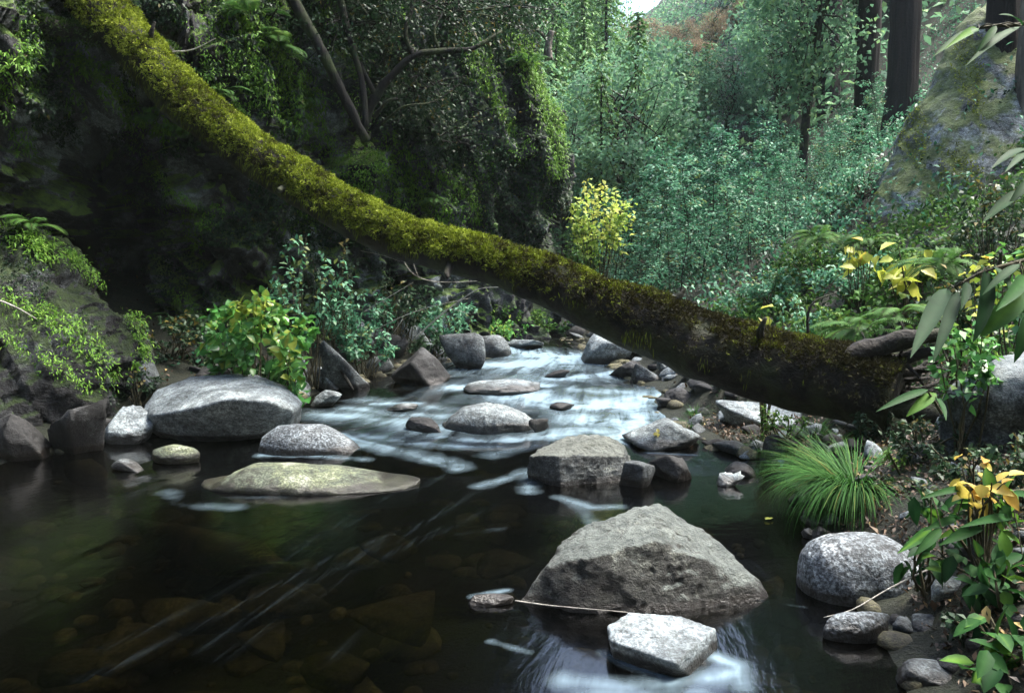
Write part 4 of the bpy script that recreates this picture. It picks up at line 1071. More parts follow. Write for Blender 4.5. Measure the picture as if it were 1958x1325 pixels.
# dense canopy of oaks above the left wall, with crooked dark limbs
def limb_tree(name, label, limbs, base, foliage, mat, leaf, seed, bark='dark_bark', cat='tree', mossy=False):
    rng = np.random.default_rng(seed); base = np.asarray(base, float); r = empty(name, tuple(base), label, cat)
    wood = MB()
    for pl, r0, r1 in limbs:
        P = [W(*c) for c in pl]; tube(wood, P, np.linspace(r0, r1, len(P)) * .68, 10, .35, 9, seed, sub=5)
    fol = MB()
    for (a, b_, Y, rx, rz, n) in foliage:
        c = W(a, b_, Y); nc = max(3, n // 60); cc = c + rng.normal(size=(nc, 3)) * np.array([rx, rx * .8, rz]) * .55
        P = np.repeat(cc, n // nc, 0); m_ = len(P); P = P + rng.normal(size=(m_, 3)) * np.array([.2, .2, .13]) * (rx ** .5)
        leaves(fol, P, rdir(m_, rng, -.2), np.array([0, -.2, 1.0]) + rng.normal(size=(m_, 3)) * .6, rng.uniform(.7, 1.2, m_) * leaf, leaf * .5, np.clip(np.repeat(rng.uniform(.25, .75, nc), n // nc) + rng.normal(size=m_) * .18, 0, 1), droop=.1)
        for q_ in range(nc):
            s_ = c + rng.normal(size=3) * .1; tube(wood, [s_, (s_ + cc[q_]) / 2 + [0, 0, .05], cc[q_]], [.012, .008, .004], 4, cap=False)
    build([('trunk', wood, bark), ('crown', fol, mat)], r, base); return r
limb_tree('oak_tree', 'crooked dark limbed tree hanging over the middle of the canyon wall',
          [([(690, 260, 9.2), (715, 190, 9.1), (750, 145, 9.1), (790, 108, 9.1), (845, 98, 9.2), (905, 92, 9.4), (960, 60, 9.6)], .085, .03),
           ([(790, 108, 9.1), (775, 60, 9.1), (790, 0, 9.2), (770, -70, 9.2)], .05, .025), ([(715, 225, 9.1), (740, 195, 9.0), (760, 190, 9.0)], .04, .02), ([(840, 98, 9.2), (830, 60, 9.2), (850, 20, 9.3)], .03, .012),
           ([(720, 185, 9.1), (700, 150, 9.0), (690, 120, 9.0)], .05, .03), ([(730, 240, 9.0), (770, 205, 8.9), (830, 195, 9.0), (880, 160, 9.1)], .02, .008)],
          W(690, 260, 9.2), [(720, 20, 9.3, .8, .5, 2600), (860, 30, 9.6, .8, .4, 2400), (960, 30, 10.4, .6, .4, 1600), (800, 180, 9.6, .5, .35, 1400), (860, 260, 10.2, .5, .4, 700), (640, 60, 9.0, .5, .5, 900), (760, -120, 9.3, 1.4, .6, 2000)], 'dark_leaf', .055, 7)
limb_tree('oak_tree', 'leaning moss covered trunk crossing the shadow left of the crooked tree',
          [([(500, -120, 8.6), (560, 0, 8.6), (610, 90, 8.6), (655, 180, 8.7), (700, 270, 8.9)], .10, .07), ([(640, -60, 8.9), (660, 40, 8.9), (690, 150, 8.9), (700, 240, 8.9)], .06, .05)],
          W(700, 270, 8.9), [(600, -60, 8.7, .7, .4, 900), (520, 20, 8.5, .3, .3, 300)], 'dark_leaf', .05, 8)
limb_tree('dead_tree', 'broken dead stub standing on the edge of the buttress against the pale slope',
          [([(1050, 115, 12.2), (1048, 90, 12.2), (1054, 60, 12.2)], .10, .07), ([(1050, 80, 12.2), (1030, 60, 12.2), (1015, 50, 12.2)], .05, .02)], W(1050, 115, 12.2), [(1000, 40, 12.2, .5, .25, 900), (960, -30, 12, .8, .3, 1500)], 'dark_leaf', .06, 9, bark='greybark', cat='dead tree')

rng = np.random.default_rng(99)  # unseen trees added behind the camera to keep sky light off front faces
sky_blocker = hardwood(200, 11, 3.4, 90, 60, .30, 'redwood_leaf', label='tall dark tree out of view behind the viewpoint, added to block sky light', tall=1.2)
sky_blocker['group'] = 'unseen trees blocking sky light'
for k in range(16):
    x = -9 + k % 8 * 2.7 + rng.normal() * .4; y = -5.0 - (k // 8) * 4.0 + rng.normal() * .5; z = float(ground(x, y)) - .3
    if k == 0: sky_blocker.location = (x, y, z)
    else: copy_thing(sky_blocker, (x, y, z), rng.uniform(0, 6.28), rng.uniform(.85, 1.15))
# ------------------------------------------------------------------ growth on the cliffs
BV = []
for V, F in SURF: BV.append(BVHTree.FromPolygons(V.tolist(), F.tolist()))
gx, gy = np.meshgrid(np.linspace(-8, 12, 260), np.linspace(1, 24, 300)); gv = np.stack([gx, gy, ground(gx, gy)], -1).reshape(-1, 3)
BG = BVHTree.FromPolygons(gv.tolist(), grid_faces(300, 260).tolist())
def shoot(px, py, trees):
    d = Vector(nrm(W(px, py, 5.0) - CAMP)); best = None
    for t in trees:
        h = t.ray_cast(Vector(CAMP), d)
        if h[0] is not None and (best is None or h[3] < best[3]): best = h
    if best is None: return None
    n = np.array(best[1]); 
    if n @ np.array(d) > 0: n = -n
    return np.array(best[0]), n
BW = BV[:3]
def cover_growth(mbx, samples, leaf, hang=.4, rnd=(.45, .22), lift=.03, rng=None, wid=.5, trees=None):
    Ps, Ns = [], []
    for a, b_ in samples:
        h = shoot(a, b_, trees or BW)
        if h is None: continue
        Ps.append(h[0]); Ns.append(h[1])
    Ps = np.array(Ps); Ns = np.array(Ns); n = len(Ps)
    if n == 0: return
    D = nrm(Ns * .7 + rng.normal(size=(n, 3)) * .6 + np.array([0, 0, -hang]))
    leaves(mbx, Ps + Ns * rng.uniform(0, lift, n)[:, None], D, nrm(Ns + rng.normal(size=(n, 3)) * .4 + np.array([0, 0, .8])), rng.uniform(.6, 1.3, n) * leaf, leaf * wid, np.clip(rng.normal(rnd[0], rnd[1], n), 0, 1), droop=.15)
def along(pl, width, n, rng):
    P = np.array(pl, float); t = rng.uniform(0, len(P) - 1, n); C = catmull(P, t); return C + rng.normal(size=(n, 2)) * width
rng = np.random.default_rng(21)
def poisson_mask(x0, x1, y0, y1, n, thr, sc, seed):
    P = np.stack([rng.uniform(x0, x1, n), rng.uniform(y0, y1, n)], -1)
    nz = fbm(np.stack([P[:, 0] / sc, P[:, 1] / sc * .6 - P[:, 0] / sc * .5, P[:, 0] * 0], -1), 3, seed)
    return P[nz > thr]
mb = MB()
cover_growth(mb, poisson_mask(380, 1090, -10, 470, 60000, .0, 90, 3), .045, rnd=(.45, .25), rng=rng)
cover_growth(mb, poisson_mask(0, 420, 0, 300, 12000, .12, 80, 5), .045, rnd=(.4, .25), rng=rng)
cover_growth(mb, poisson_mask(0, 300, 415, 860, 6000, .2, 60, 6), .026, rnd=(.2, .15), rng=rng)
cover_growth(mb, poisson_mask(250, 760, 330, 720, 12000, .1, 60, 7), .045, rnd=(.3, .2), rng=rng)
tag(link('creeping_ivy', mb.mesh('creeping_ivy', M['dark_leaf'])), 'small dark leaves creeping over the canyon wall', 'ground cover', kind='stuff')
mb = MB()
for pl, w_, n, l_ in ([([(440, 10), (500, 60), (560, 130), (600, 210)], 16, 1700, .06), ([(640, 60), (690, 140), (700, 230)], 9, 350, .05), ([(150, 110), (210, 160), (260, 220), (320, 245)], 11, 900, .06), ([(280, 300), (320, 360), (370, 400), (380, 480)], 5, 420, .045),
                        ([(970, 60), (1010, 110), (1035, 160)], 12, 1500, .06), ([(1040, 170), (1065, 220), (1090, 280)], 7, 900, .06), ([(890, 100), (930, 170), (985, 250)], 6, 500, .05), ([(740, 250), (800, 310), (850, 340), (900, 380), (915, 420)], 8, 900, .045),
                        ([(730, 300), (790, 360), (840, 410)], 18, 1300, .055), ([(330, 130), (400, 180), (460, 230)], 14, 700, .05), ([(560, 220), (620, 270), (700, 330)], 14, 500, .05), ([(20, 430), (60, 470), (90, 480)], 14, 500, .05), ([(80, 600), (150, 650), (220, 720)], 13, 450, .04), ([(230, 380), (330, 400), (375, 470)], 6, 200, .04), ([(0, 640), (90, 690), (170, 740)], 9, 250, .035), ([(60, 90), (20, 120), (0, 180)], 14, 300, .05), ([(1000, 90), (1030, 180), (1060, 260), (1066, 330)], 10, 1500, .06), ([(620, 0), (660, 60), (690, 120)], 12, 500, .05), ([(470, 130), (520, 180), (590, 230)], 22, 800, .05), ([(650, 330), (720, 370), (760, 400)], 16, 500, .05), ([(880, 60), (920, 110), (960, 200)], 10, 700, .05), ([(130, 500), (190, 545), (240, 600)], 6, 300, .035),
                        ([(120, 480), (200, 530), (260, 620), (270, 700)], 6, 900, .045), ([(0, 560), (60, 600), (140, 620)], 10, 200, .04), ([(330, 560), (370, 600), (420, 640)], 8, 200, .05)]):
    cover_growth(mb, along(pl, w_, int(n * 1.5), rng), l_ * .95, hang=.8, rnd=(.55, .25), rng=rng, wid=.28, lift=.10)
cover_growth(mb, poisson_mask(380, 1060, 0, 440, 22000, .24, 55, 71), .045, hang=.7, rnd=(.35, .25), rng=rng, wid=.3, lift=.06)
cover_growth(mb, poisson_mask(0, 420, 0, 300, 7000, .26, 50, 72), .045, hang=.7, rnd=(.35, .25), rng=rng, wid=.3, lift=.06)
tag(link('hanging_moss', mb.mesh('hanging_moss', M['bright_moss'])), 'bright green moss and fronds trailing down the ribs of the rock wall', 'moss', kind='stuff')
mb = MB()
cover_growth(mb, poisson_mask(1640, 1880, 60, 450, 5000, .0, 60, 8), .035, hang=.2, rnd=(.6, .2), rng=rng, trees=[BV[3]], lift=.01)
tag(link('slab_moss', mb.mesh('slab_moss', M['moss_tuft'])), 'yellow-green moss tufts on the leaning slab', 'moss', kind='stuff')

# ------------------------------------------------------------------ shrubs, ferns, grass
def shrub(name, label, px, py, Y, rx, rz, n, leaf, mat, seed, base=None, wid=.55, sections=1, stem='stem', group=None, cat='shrub', nst=None, flat=.5, ry=None):
    """leafy bush whose foliage is centred at the surveyed point; stems rise from the ground below"""
    rng = np.random.default_rng(seed); c = W(px, py, Y); gz = float(ground(c[0], c[1]))
    b_ = np.array([c[0], c[1], min(gz, c[2] - rz * .5)]) if base is None else np.asarray(base, float)
    r = empty(name, tuple(b_), label, cat, group); wood = MB(); fol = MB(); nst = nst or max(7, n // 26); ry = ry or rx * .8
    d = rdir(nst, rng, .35) * rng.uniform(.35, 1, (nst, 1)) ** .5; tips = c + d * np.array([rx, ry, rz])
    per = n // nst
    for t_ in tips:
        b2 = b_ + rng.normal(size=3) * np.array([.12, .12, 0]) * rx; mid = (b2 * .5 + t_ * .5) + np.array([0, 0, .12 * rz]) + rng.normal(size=3) * .04
        P = np.array([b2, mid, t_]); tube(wood, P, [.008, .005, .002], 4, cap=False, sub=3)
        u = rng.uniform(1.1, 2.0, per); C = catmull(P, u) + rng.normal(size=(per, 3)) * leaf * .35
        outd = nrm(t_ - c); dr = outd * .4 + rng.normal(size=(per, 3)) * .6 + np.array([0, -.15, -.25])
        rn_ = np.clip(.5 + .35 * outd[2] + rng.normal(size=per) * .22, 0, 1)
        leaves(fol, C, dr, np.array([0, -.25, 1.0]) + rng.normal(size=(per, 3)) * flat, rng.uniform(.6, 1.25, per) * leaf, leaf * wid, rn_, sections=sections, droop=.18, fold=.18)
    build([('stems', wood, stem), ('foliage', fol, mat)], r, b_); return r

shrub('shrub', 'bright lime-green broad leaved shrub behind the big pale-topped boulder', 482, 640, 6.9, .54, .42, 900, .09, 'lime_leaf', 1, wid=.85, sections=3, flat=.55)
shrub('shrub', 'lower right skirt of lime leaves spilling beside the big boulder', 560, 690, 6.6, .26, .26, 110, .11, 'lime_leaf', 2, wid=.8, sections=3)
shrub('shrub', 'leggy dark shrub with small cool leaves above the lime shrub', 590, 530, 7.9, .42, .45, 340, .07, 'teal_leaf', 3)
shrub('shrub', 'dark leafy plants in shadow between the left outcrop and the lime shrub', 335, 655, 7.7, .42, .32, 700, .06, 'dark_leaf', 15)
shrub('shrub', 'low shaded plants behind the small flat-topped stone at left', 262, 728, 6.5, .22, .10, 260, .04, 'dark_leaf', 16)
for k, (a, b_, Y, rx, rz, n, lf, mt, lab) in enumerate([
    (1765, 835, 4.1, .20, .10, 320, .035, 'dark_leaf', 'low dark plants under the end of the trunk right of the tussock'),
    (1850, 880, 3.5, .20, .09, 320, .035, 'dark_leaf', 'low dark plants at the foot of the big right boulder'),
    (1740, 905, 4.0, .16, .07, 240, .03, 'fern_leaf', 'tiny green plants just right of the grass tussock'),
    (1930, 870, 3.2, .16, .10, 260, .04, 'dark_leaf', 'dark plants at the right edge under the big boulder'),
    (1800, 960, 3.3, .16, .07, 220, .03, 'dark_leaf', 'small dark plants above the round granite boulder'),
    (1680, 800, 4.9, .18, .08, 240, .035, 'dark_leaf', 'dark plants in the shade right under the trunk end'),
    (1860, 1180, 2.5, .10, .06, 130, .03, 'dark_leaf', 'small dark herbs below the cream angular rock'),
    (1500, 800, 5.6, .22, .07, 260, .035, 'fern_leaf', 'low green plants on the gravel bar under the trunk')]):
    shrub('shrub', lab, a, b_, Y, rx, rz, n, lf, mt, 140 + k)
shrub('shrub', 'pale lemon-yellow maple bush beside the cliff edge beyond the trunk', 1142, 398, 13, .62, .46, 850, .09, 'lemon_leaf', 4, wid=.8, flat=.3, nst=42)
shrub('shrub', 'green shrub below the golden bush at the foot of the cliff', 1110, 480, 12.8, .4, .4, 500, .07, 'fern_leaf', 5)
for k, (a, b_, Y, rx, rz, n, mt, lab) in enumerate([
    (680, 600, 9.0, .5, .30, 700, 'teal_leaf', 'low shrub with cool small leaves right of the lime shrub'),
    (760, 575, 9.6, .55, .32, 700, 'dark_leaf', 'dark shrub under the middle of the trunk on the left bank'),
    (850, 610, 10.0, .5, .28, 700, 'teal_leaf', 'small leaved shrub behind the bare pale sticks'),
    (700, 655, 8.6, .35, .18, 400, 'teal_leaf', 'low plants among the left bank rubble above the tilted slab'),
    (830, 660, 9.6, .35, .16, 400, 'dark_leaf', 'low dark plants beside the triangular rock'),
    (930, 600, 11.5, .5, .2, 600, 'fern_leaf', 'bright green ferny bush at the bend under the trunk'),
    (1010, 610, 12.2, .45, .18, 600, 'fern_leaf', 'green plants on the far bend, right of the ferny bush'),
    (1070, 630, 13, .35, .16, 400, 'lime_leaf', 'yellow-green plants at the far bend against the trunk'),
    (960, 625, 11.2, .4, .10, 350, 'lime_leaf', 'mat of yellow-green plants above the smooth grey rock'),
    (640, 505, 9.0, .4, .3, 260, 'dark_leaf', 'sparse dark shrub in shadow under the trunk')]):
    shrub('shrub', lab, a, b_, Y, rx, rz, n, .065, mt, 20 + k)
for k, (a, b_, Y, rx, rz, n, lf, mt, lab) in enumerate([
    (1480, 560, 9.0, .5, .35, 900, .06, 'teal_leaf', 'blue-green shrub on the right bank behind the trunk'),
    (1560, 500, 9.0, .5, .45, 900, .06, 'fern_leaf', 'ferny green shrub below the slab, left side'),
    (1640, 545, 7.6, .5, .35, 1100, .055, 'teal_leaf', 'dense cool green shrub in the middle of the right bank'),
    (1740, 540, 7.0, .5, .32, 1000, .055, 'fern_leaf', 'feathery green shrub under the yellow leaves on the right bank'),
    (1700, 480, 8.0, .45, .20, 700, .05, 'fern_leaf', 'green shrub at the foot of the leaning slab'),
    (1840, 490, 7.2, .5, .3, 900, .06, 'dark_leaf', 'dark green shrub at the right foot of the leaning slab'),
    (1900, 420, 6.6, .4, .4, 600, .06, 'dark_leaf', 'dark shrub below the reddish redwood'),
    (1840, 570, 5.6, .35, .28, 500, .055, 'dark_leaf', 'dark shrub behind the long arching leaves'),
    (1600, 610, 6.4, .4, .16, 500, .05, 'fern_leaf', 'low ferny plants growing against the top of the trunk'),
    (1520, 590, 6.6, .25, .14, 260, .05, 'teal_leaf', 'low cool green sprig just above the trunk'),
    (1420, 590, 9.5, .45, .2, 500, .06, 'teal_leaf', 'shaded undergrowth behind the trunk at the thicket edge'),
    (1650, 350, 11, .6, .35, 900, .06, 'teal_leaf', 'leafy shrub left of the slab under the redwoods'),
    (1590, 420, 11, .6, .5, 1200, .065, 'teal_leaf', 'tall shrub between thicket and slab'),
    (1950, 560, 4.6, .25, .35, 220, .08, 'lime_leaf', 'lime leaved shrub at the right edge behind long leaves')]):
    shrub('shrub', lab, a, b_, Y, rx, rz, n, lf, mt, 50 + k)
shrub('shrub', 'cluster of large yellow leaves lying just above the trunk near its right end', 1470, 610, 5.75, .11, .06, 26, .10, 'yellow_leaf', 70, wid=.8, sections=3)
shrub('shrub', 'spray of big pale yellow leaves left of the slab foot', 1650, 470, 7.2, .14, .06, 26, .13, 'yellow_leaf', 71, wid=.75, sections=3)
shrub('shrub', 'long spray of pale yellow maple leaves below the leaning slab', 1745, 482, 6.6, .24, .06, 34, .15, 'yellow_leaf', 72, wid=.75, sections=3)
shrub('shrub', 'yellowing small leaves among the dark shrubs at the right edge', 1915, 500, 5.0, .18, .15, 90, .06, 'yellow_leaf', 73, wid=.7)
shrub('shrub', 'low lime-green leaves above the big right boulder', 1850, 668, 4.0, .22, .12, 300, .055, 'lime_leaf', 74, wid=.7)
shrub('shrub', 'bramble of toothed green leaves hanging over the lower right corner', 1880, 1010, 2.75, .22, .16, 90, .085, 'big_leaf', 75, wid=.55, sections=4, cat='bramble')
shrub('shrub', 'bramble leaves in the lower right corner, bottommost', 1925, 1270, 2.25, .11, .09, 46, .085, 'big_leaf', 76, wid=.6, sections=4, cat='bramble')
shrub('shrub', 'green bramble leaves beside the cream rock', 1915, 1120, 2.5, .11, .12, 60, .075, 'big_leaf', 77, wid=.6, sections=4, cat='bramble')
shrub('shrub', 'amber autumn leaves at the right edge above the bramble', 1900, 945, 2.6, .09, .045, 22, .065, 'amber_leaf', 78, wid=.75, sections=4, cat='bramble')
shrub('shrub', 'single sprig of amber leaves above the bramble', 1870, 885, 2.9, .06, .025, 9, .06, 'amber_leaf', 79, wid=.6, sections=4, cat='bramble')
shrub('shrub', 'bramble shoot reaching left towards the granite boulder', 1770, 1040, 2.9, .14, .07, 34, .085, 'big_leaf', 80, wid=.45, sections=4, cat='bramble')
shrub('shrub', 'rusty withered leaves low at the right edge', 1905, 1230, 2.35, .06, .04, 16, .055, 'litter', 81, wid=.6, sections=3, cat='bramble')

# long leathery leaves near the camera
def leaf_branch(name, label, Y, stemp, lv, seed):
    rng = np.random.default_rng(seed); P = [W(*c) for c in stemp]; b0 = P[0]
    r = empty(name, tuple(b0), label, 'branch'); wood = MB(); tube(wood, P, np.linspace(.008, .004, len(P)), 6, sub=4); fol = MB()
    for (x0, y0, x1, y1, w_, rn, tw) in lv:
        a = W(x0, y0, Y + rng.normal() * .04); b2 = W(x1, y1, Y - .12 + rng.normal() * .05); L = np.linalg.norm(b2 - a); d = nrm(b2 - a)
        nrm_ = nrm(np.array([tw, -.75, .65]) + rng.normal(size=3) * .08)
        leaves(fol, [a + nrm_ * L * .0], [d + nrm_ * .22], [nrm_], L * 1.02, w_ * px2m(Y) * .72, rn, sections=8, droop=.22, fold=.16)
        q = min(P, key=lambda s: np.linalg.norm(s - a)); tube(wood, [q, (q + a) / 2 + [0, 0, .01], a], [.003, .0025, .002], 5, cap=False)
    build([('stem', wood, 'stem'), ('leaves', fol, 'big_leaf')], r, b0)
leaf_branch('leafy_branch', 'drooping branch of long leathery leaves above the big right boulder', 2.6, [(2020, 480, 2.7), (1950, 500, 2.65), (1880, 520, 2.6), (1825, 550, 2.6)],
    [(1812, 552, 1748, 668, 50, .35, -.3), (1832, 558, 1785, 690, 34, .25, -.1), (1885, 515, 1860, 650, 56, .1, .5), (1950, 505, 1882, 560, 26, .5, -.3), (1958, 560, 1876, 642, 62, .95, .1), (1965, 600, 1940, 690, 40, .6, .2), (1850, 540, 1838, 590, 26, .4, 0), (1960, 530, 1915, 585, 40, .7, 0), (1900, 510, 1935, 560, 30, .6, .3)], 3)
leaf_branch('leafy_branch', 'branch with narrow arching leaves at the top right corner', 2.6, [(2020, 20, 2.7), (1960, 45, 2.65), (1900, 50, 2.6), (1870, 55, 2.6)],
    [(1872, 55, 1788, 105, 26, .7, -.3), (1950, 52, 1852, 120, 22, .5, -.3), (1940, 60, 1880, 80, 14, .5, 0), (1870, 58, 1812, 90, 22, .9, .2), (1955, 50, 1915, 25, 20, .4, 0), (1905, 50, 1868, 100, 20, .6, .2)], 4)
leaf_branch('leafy_branch', 'leaf shoot entering from the right edge between slab and yellow leaves', 2.7, [(2030, 330, 2.7), (1980, 345, 2.7), (1955, 365, 2.7)],
    [(1958, 365, 1882, 422, 34, .5, -.2), (1965, 285, 1898, 318, 26, .3, -.3), (1970, 290, 1925, 325, 22, .4, 0), (1975, 340, 1930, 390, 26, .3, 0)], 5)
leaf_branch('leafy_branch', 'two fresh leaves on a low shoot beneath the big right boulder edge', 3.6, [(1800, 790, 3.7), (1785, 765, 3.65), (1775, 750, 3.6)],
    [(1790, 752, 1735, 795, 34, 1.0, .1), (1775, 745, 1680, 784, 24, .5, -.2), (1790, 760, 1810, 800, 20, .5, .2)], 6)
leaf_branch('leafy_branch', 'arching stems with narrow drooping leaves over the lower right bank', 2.7, [(2000, 930, 2.8), (1930, 940, 2.75), (1850, 930, 2.7), (1780, 945, 2.7)],
    [(1850, 932, 1765, 950, 20, .5, -.2), (1885, 1000, 1800, 1040, 34, .55, -.2), (1830, 990, 1770, 1012, 24, .4, 0), (1780, 1010, 1728, 1050, 30, .7, 0), (1800, 1010, 1750, 1060, 28, .6, .1), (1935, 990, 1850, 1000, 26, .4, 0), (1955, 1060, 1880, 1090, 30, .3, 0)], 7)

def grass(name, label, base, n, L, spread, seed, mat='grass', w=.006, cat='grass tussock', lift=1.1, droop0=.15):
    rng = np.random.default_rng(seed); mb = MB(); base = np.asarray(base, float)
    a = rng.uniform(0, 6.283, n); el = rng.uniform(droop0, 1.0, n) ** .8; le = L * rng.uniform(.4, 1.25, n) * (1 + .15 * np.sin(a * 3 + seed)); k = 8; t = np.linspace(0, 1, k)
    out = np.stack([np.cos(a), np.sin(a), 0 * a], -1); th0 = (1 - el) * .15 + el * .95      # start angle from vertical
    sp = base + out * (rng.random(n) ** .5 * spread * .28)[:, None]
    ang = th0[:, None] + (rng.uniform(.6, 1.7, n)[:, None]) * t[None] ** 1.3 * (.5 + el[:, None])
    dx = np.sin(ang) * le[:, None] / (k - 1); dz = np.cos(ang) * le[:, None] / (k - 1) * lift
    X = np.cumsum(dx, 1) - dx[:, :1]; Z = np.cumsum(dz, 1) - dz[:, :1]
    C = sp[:, None] + out[:, None] * X[..., None] + np.array([0, 0, 1.0]) * Z[..., None]
    S = np.stack([-np.sin(a), np.cos(a), 0 * a], -1)[:, None] * (w * .5 * (1 - t ** 2 * .85))[None, :, None]
    V = np.stack([C - S, C + S], 2).reshape(n, k * 2, 3)
    q = np.array([[2 * i, 2 * i + 1, 2 * i + 3, 2 * i + 2] for i in range(k - 1)])
    Q = (np.arange(n)[:, None, None] * (2 * k) + q[None]).reshape(-1, 4)
    mb.add(V.reshape(-1, 3) - base, Q, None, np.repeat(np.clip(rng.normal(.5, .25, n), 0, 1), 2 * k))
    o = link(name, mb.mesh(name, M[mat]), None, tuple(base)); tag(o, label, cat)
def onb(px, py):
    h = shoot(px, py, [BG]); return h[0] if h else G(px, py)
grass('grass_tussock', 'big fountain of long green grass with a few rusty blades above the granite boulder', W(1636, 938, 4.15), 2800, .42, .6, 2, w=.005, droop0=.5, lift=1.0)
for k, (a, b_, n, L, lab) in enumerate([(1455, 858, 160, .16, 'small grass tuft on the gravel bar left of the dark rounded rock'), (1350, 868, 120, .10, 'low bright grass at the waterline right of the orange leaf rock'),
      (1560, 830, 200, .18, 'grass tuft under the trunk behind the tussock'), (1320, 810, 90, .10, 'thin grass behind the flat rock on the gravel bar'), (1330, 790, 90, .12, 'sparse grass beside the dark rounded shore rock'), (1600, 845, 120, .15, 'grass sprigs just behind the tussock')]):
    grass('grass_tuft', lab, onb(a, b_ + 5), n, L, .2, 10 + k, w=.005, cat='grass tuft')

def fern(name, label, base, facing, nf, L, seed, mat='fern_leaf', group=None):
    rng = np.random.default_rng(seed); base = np.asarray(base, float); mb = MB(); wd = MB()
    for k in range(nf):
        a = facing + rng.normal() * 1.0; el = rng.uniform(.5, 1.1); le = L * rng.uniform(.7, 1.15); D = np.array([math.cos(a), math.sin(a), 0])
        t = np.linspace(0, 1, 9); ang = (math.pi / 2 - el) + t * 1.5
        P = base + np.cumsum(np.sin(ang))[:, None] * D * le / 9 + np.cumsum(np.cos(ang))[:, None] * np.array([0, 0, 1.0]) * le / 9
        tube(wd, P, .003 * (1.1 - t), 4, cap=False)
        m_ = 26; u = np.linspace(.12, 1, m_); C = catmull(P, u * 8); T = nrm(np.gradient(C, axis=0)); S = np.array([-D[1], D[0], 0]); N = nrm(np.cross(T, S)); N = np.where(N[:, 2:3] < 0, -N, N)
        ln = le * .22 * np.sin(np.pi * (u * .88 + .1)) ** .7
        for sg in (-1, 1): leaves(mb, C, S * sg + T * .35 + np.array([0, 0, -.12]), N, ln, ln * .17, np.clip(rng.normal(.5, .12) + rng.normal(size=m_) * .08, 0, 1), droop=.1)
    r = empty(name, tuple(base), label, 'fern', group); build([('stems', wd, 'stem'), ('fronds', mb, mat)], r, base)
for k, (a, b_, L, lab) in enumerate([(480, 40, .5, 'fern on the wall above the trunk, topmost of the wall ferns'), (530, 110, .55, 'fern hanging from the green rib above the trunk'), (590, 200, .4, 'fern at the lower end of the green rib above the trunk'), (300, 235, .5, 'bright fern under the upper left part of the trunk'),
      (350, 270, .45, 'fern drooping over the black hollow'), (420, 190, .4, 'fern just above the trunk at left'), (780, 330, .4, 'fern on the slanting ledge of the middle wall'), (830, 390, .35, 'fern above the trunk at the foot of the slanting ledge'), (180, 150, .45, 'dark fern beside the pale rock patch at upper left'),
      (60, 440, .35, 'fern on top of the left outcrop'), (330, 620, .35, 'shaded fern between outcrop and lime shrub'), (1010, 130, .5, 'fern on the bright edge of the buttress')]):
    h = shoot(a, b_, BW)
    if h: fern('fern', lab, h[0], -math.pi / 2, 9, L, 90 + k)
for k, (a, b_, Y, L, lab) in enumerate([(1650, 640, 5.9, .42, 'fern arching over the root mass'), (1560, 470, 8.4, .5, 'fern below the slab among shrubs'), (1720, 610, 5.6, .4, 'cool green fern right of the trunk end'), (1800, 520, 6.2, .45, 'fern in front of the dark right shrub'), (1640, 480, 8.2, .45, 'fern at the left foot of the slab'), (1770, 490, 7.5, .45, 'fern at the middle foot of the slab')]):
    fern('fern', lab, W(a, b_, Y), -math.pi / 2 - .4, 11, L, 120 + k, 'fern_leaf')

# undergrowth mats
def mat_leaves(name, label, n, xa, ya, leaf, mat, seed, test=None, hgt=.10, up=1.0, thr=-.1):
    rng = np.random.default_rng(seed); x = rng.uniform(*xa, n); y = rng.uniform(*ya, n); keep = test(x, y) & (fbm(np.stack([x, y, 0 * x], -1) * 1.6, 3, seed) > thr); x, y = x[keep], y[keep]; n = len(x)
    P = np.stack([x, y, ground(x, y) + rng.random(n) ** 2 * hgt], -1); mb = MB()
    leaves(mb, P, rdir(n, rng), np.array([0, 0, up]) + rng.normal(size=(n, 3)) * .45, rng.uniform(.6, 1.3, n) * leaf, leaf * .5, np.clip(rng.normal(.45, .25, n), 0, 1), droop=.1)
    tag(link(name, mb.mesh(name, M[mat])), label, name.replace('_', ' '), kind='stuff')
mat_leaves('ground_cover', 'low leafy undergrowth over the right slope', 52000, (1, 14), (4.2, 20), .06, 'dark_leaf', 1, lambda x, y: x > xr(y) + 1.0, .35)
mat_leaves('bank_ferns', 'dense dark green fern growth covering the upper right bank', 26000, (2.2, 8), (4.6, 10), .075, 'fern_leaf', 21, lambda x, y: x > xr(y) + .9, .28, 1.0, -.1)
mat_leaves('undergrowth', 'cool green undergrowth on the forest floor beneath the thicket', 60000, (-1, 14), (9, 24), .08, 'teal_leaf', 2, lambda x, y: x > xr(y) + .5, .5)
mat_leaves('leaf_litter', 'brown fallen leaves littering the banks', 9000, (-5, 6), (1.8, 12), .05, 'litter', 3, lambda x, y: ((x > xr(y) + .02) | (x < xl(y) - .02)), .02, 2.5, -.6)
mat_leaves('humus', 'small dark rotting leaves and scraps on the right bank', 30000, (1, 4.5), (1.8, 6.5), .03, 'litter', 13, lambda x, y: (x > xr(y) + .02), .03, 1.5, -.5)
mat_leaves('bank_herbs', 'tiny herbs growing on the dark right bank', 9000, (1.4, 4.5), (2.5, 7), .035, 'dark_leaf', 14, lambda x, y: (x > xr(y) + .25), .09, 1.0, .12)
mat_leaves('bank_growth', 'small plants rooted among the stones of the left shore', 5000, (-4, 1), (7.5, 13), .05, 'teal_leaf', 4, lambda x, y: (x < xl(y) - .35), .2)
mat_leaves('slope_brush', 'brush and low growth covering the far slope', 60000, (-10, 60), (22, 80), .35, 'far_leaf', 5, lambda x, y: x > xr(y) - 14, 1.6, 1.0, -.4)

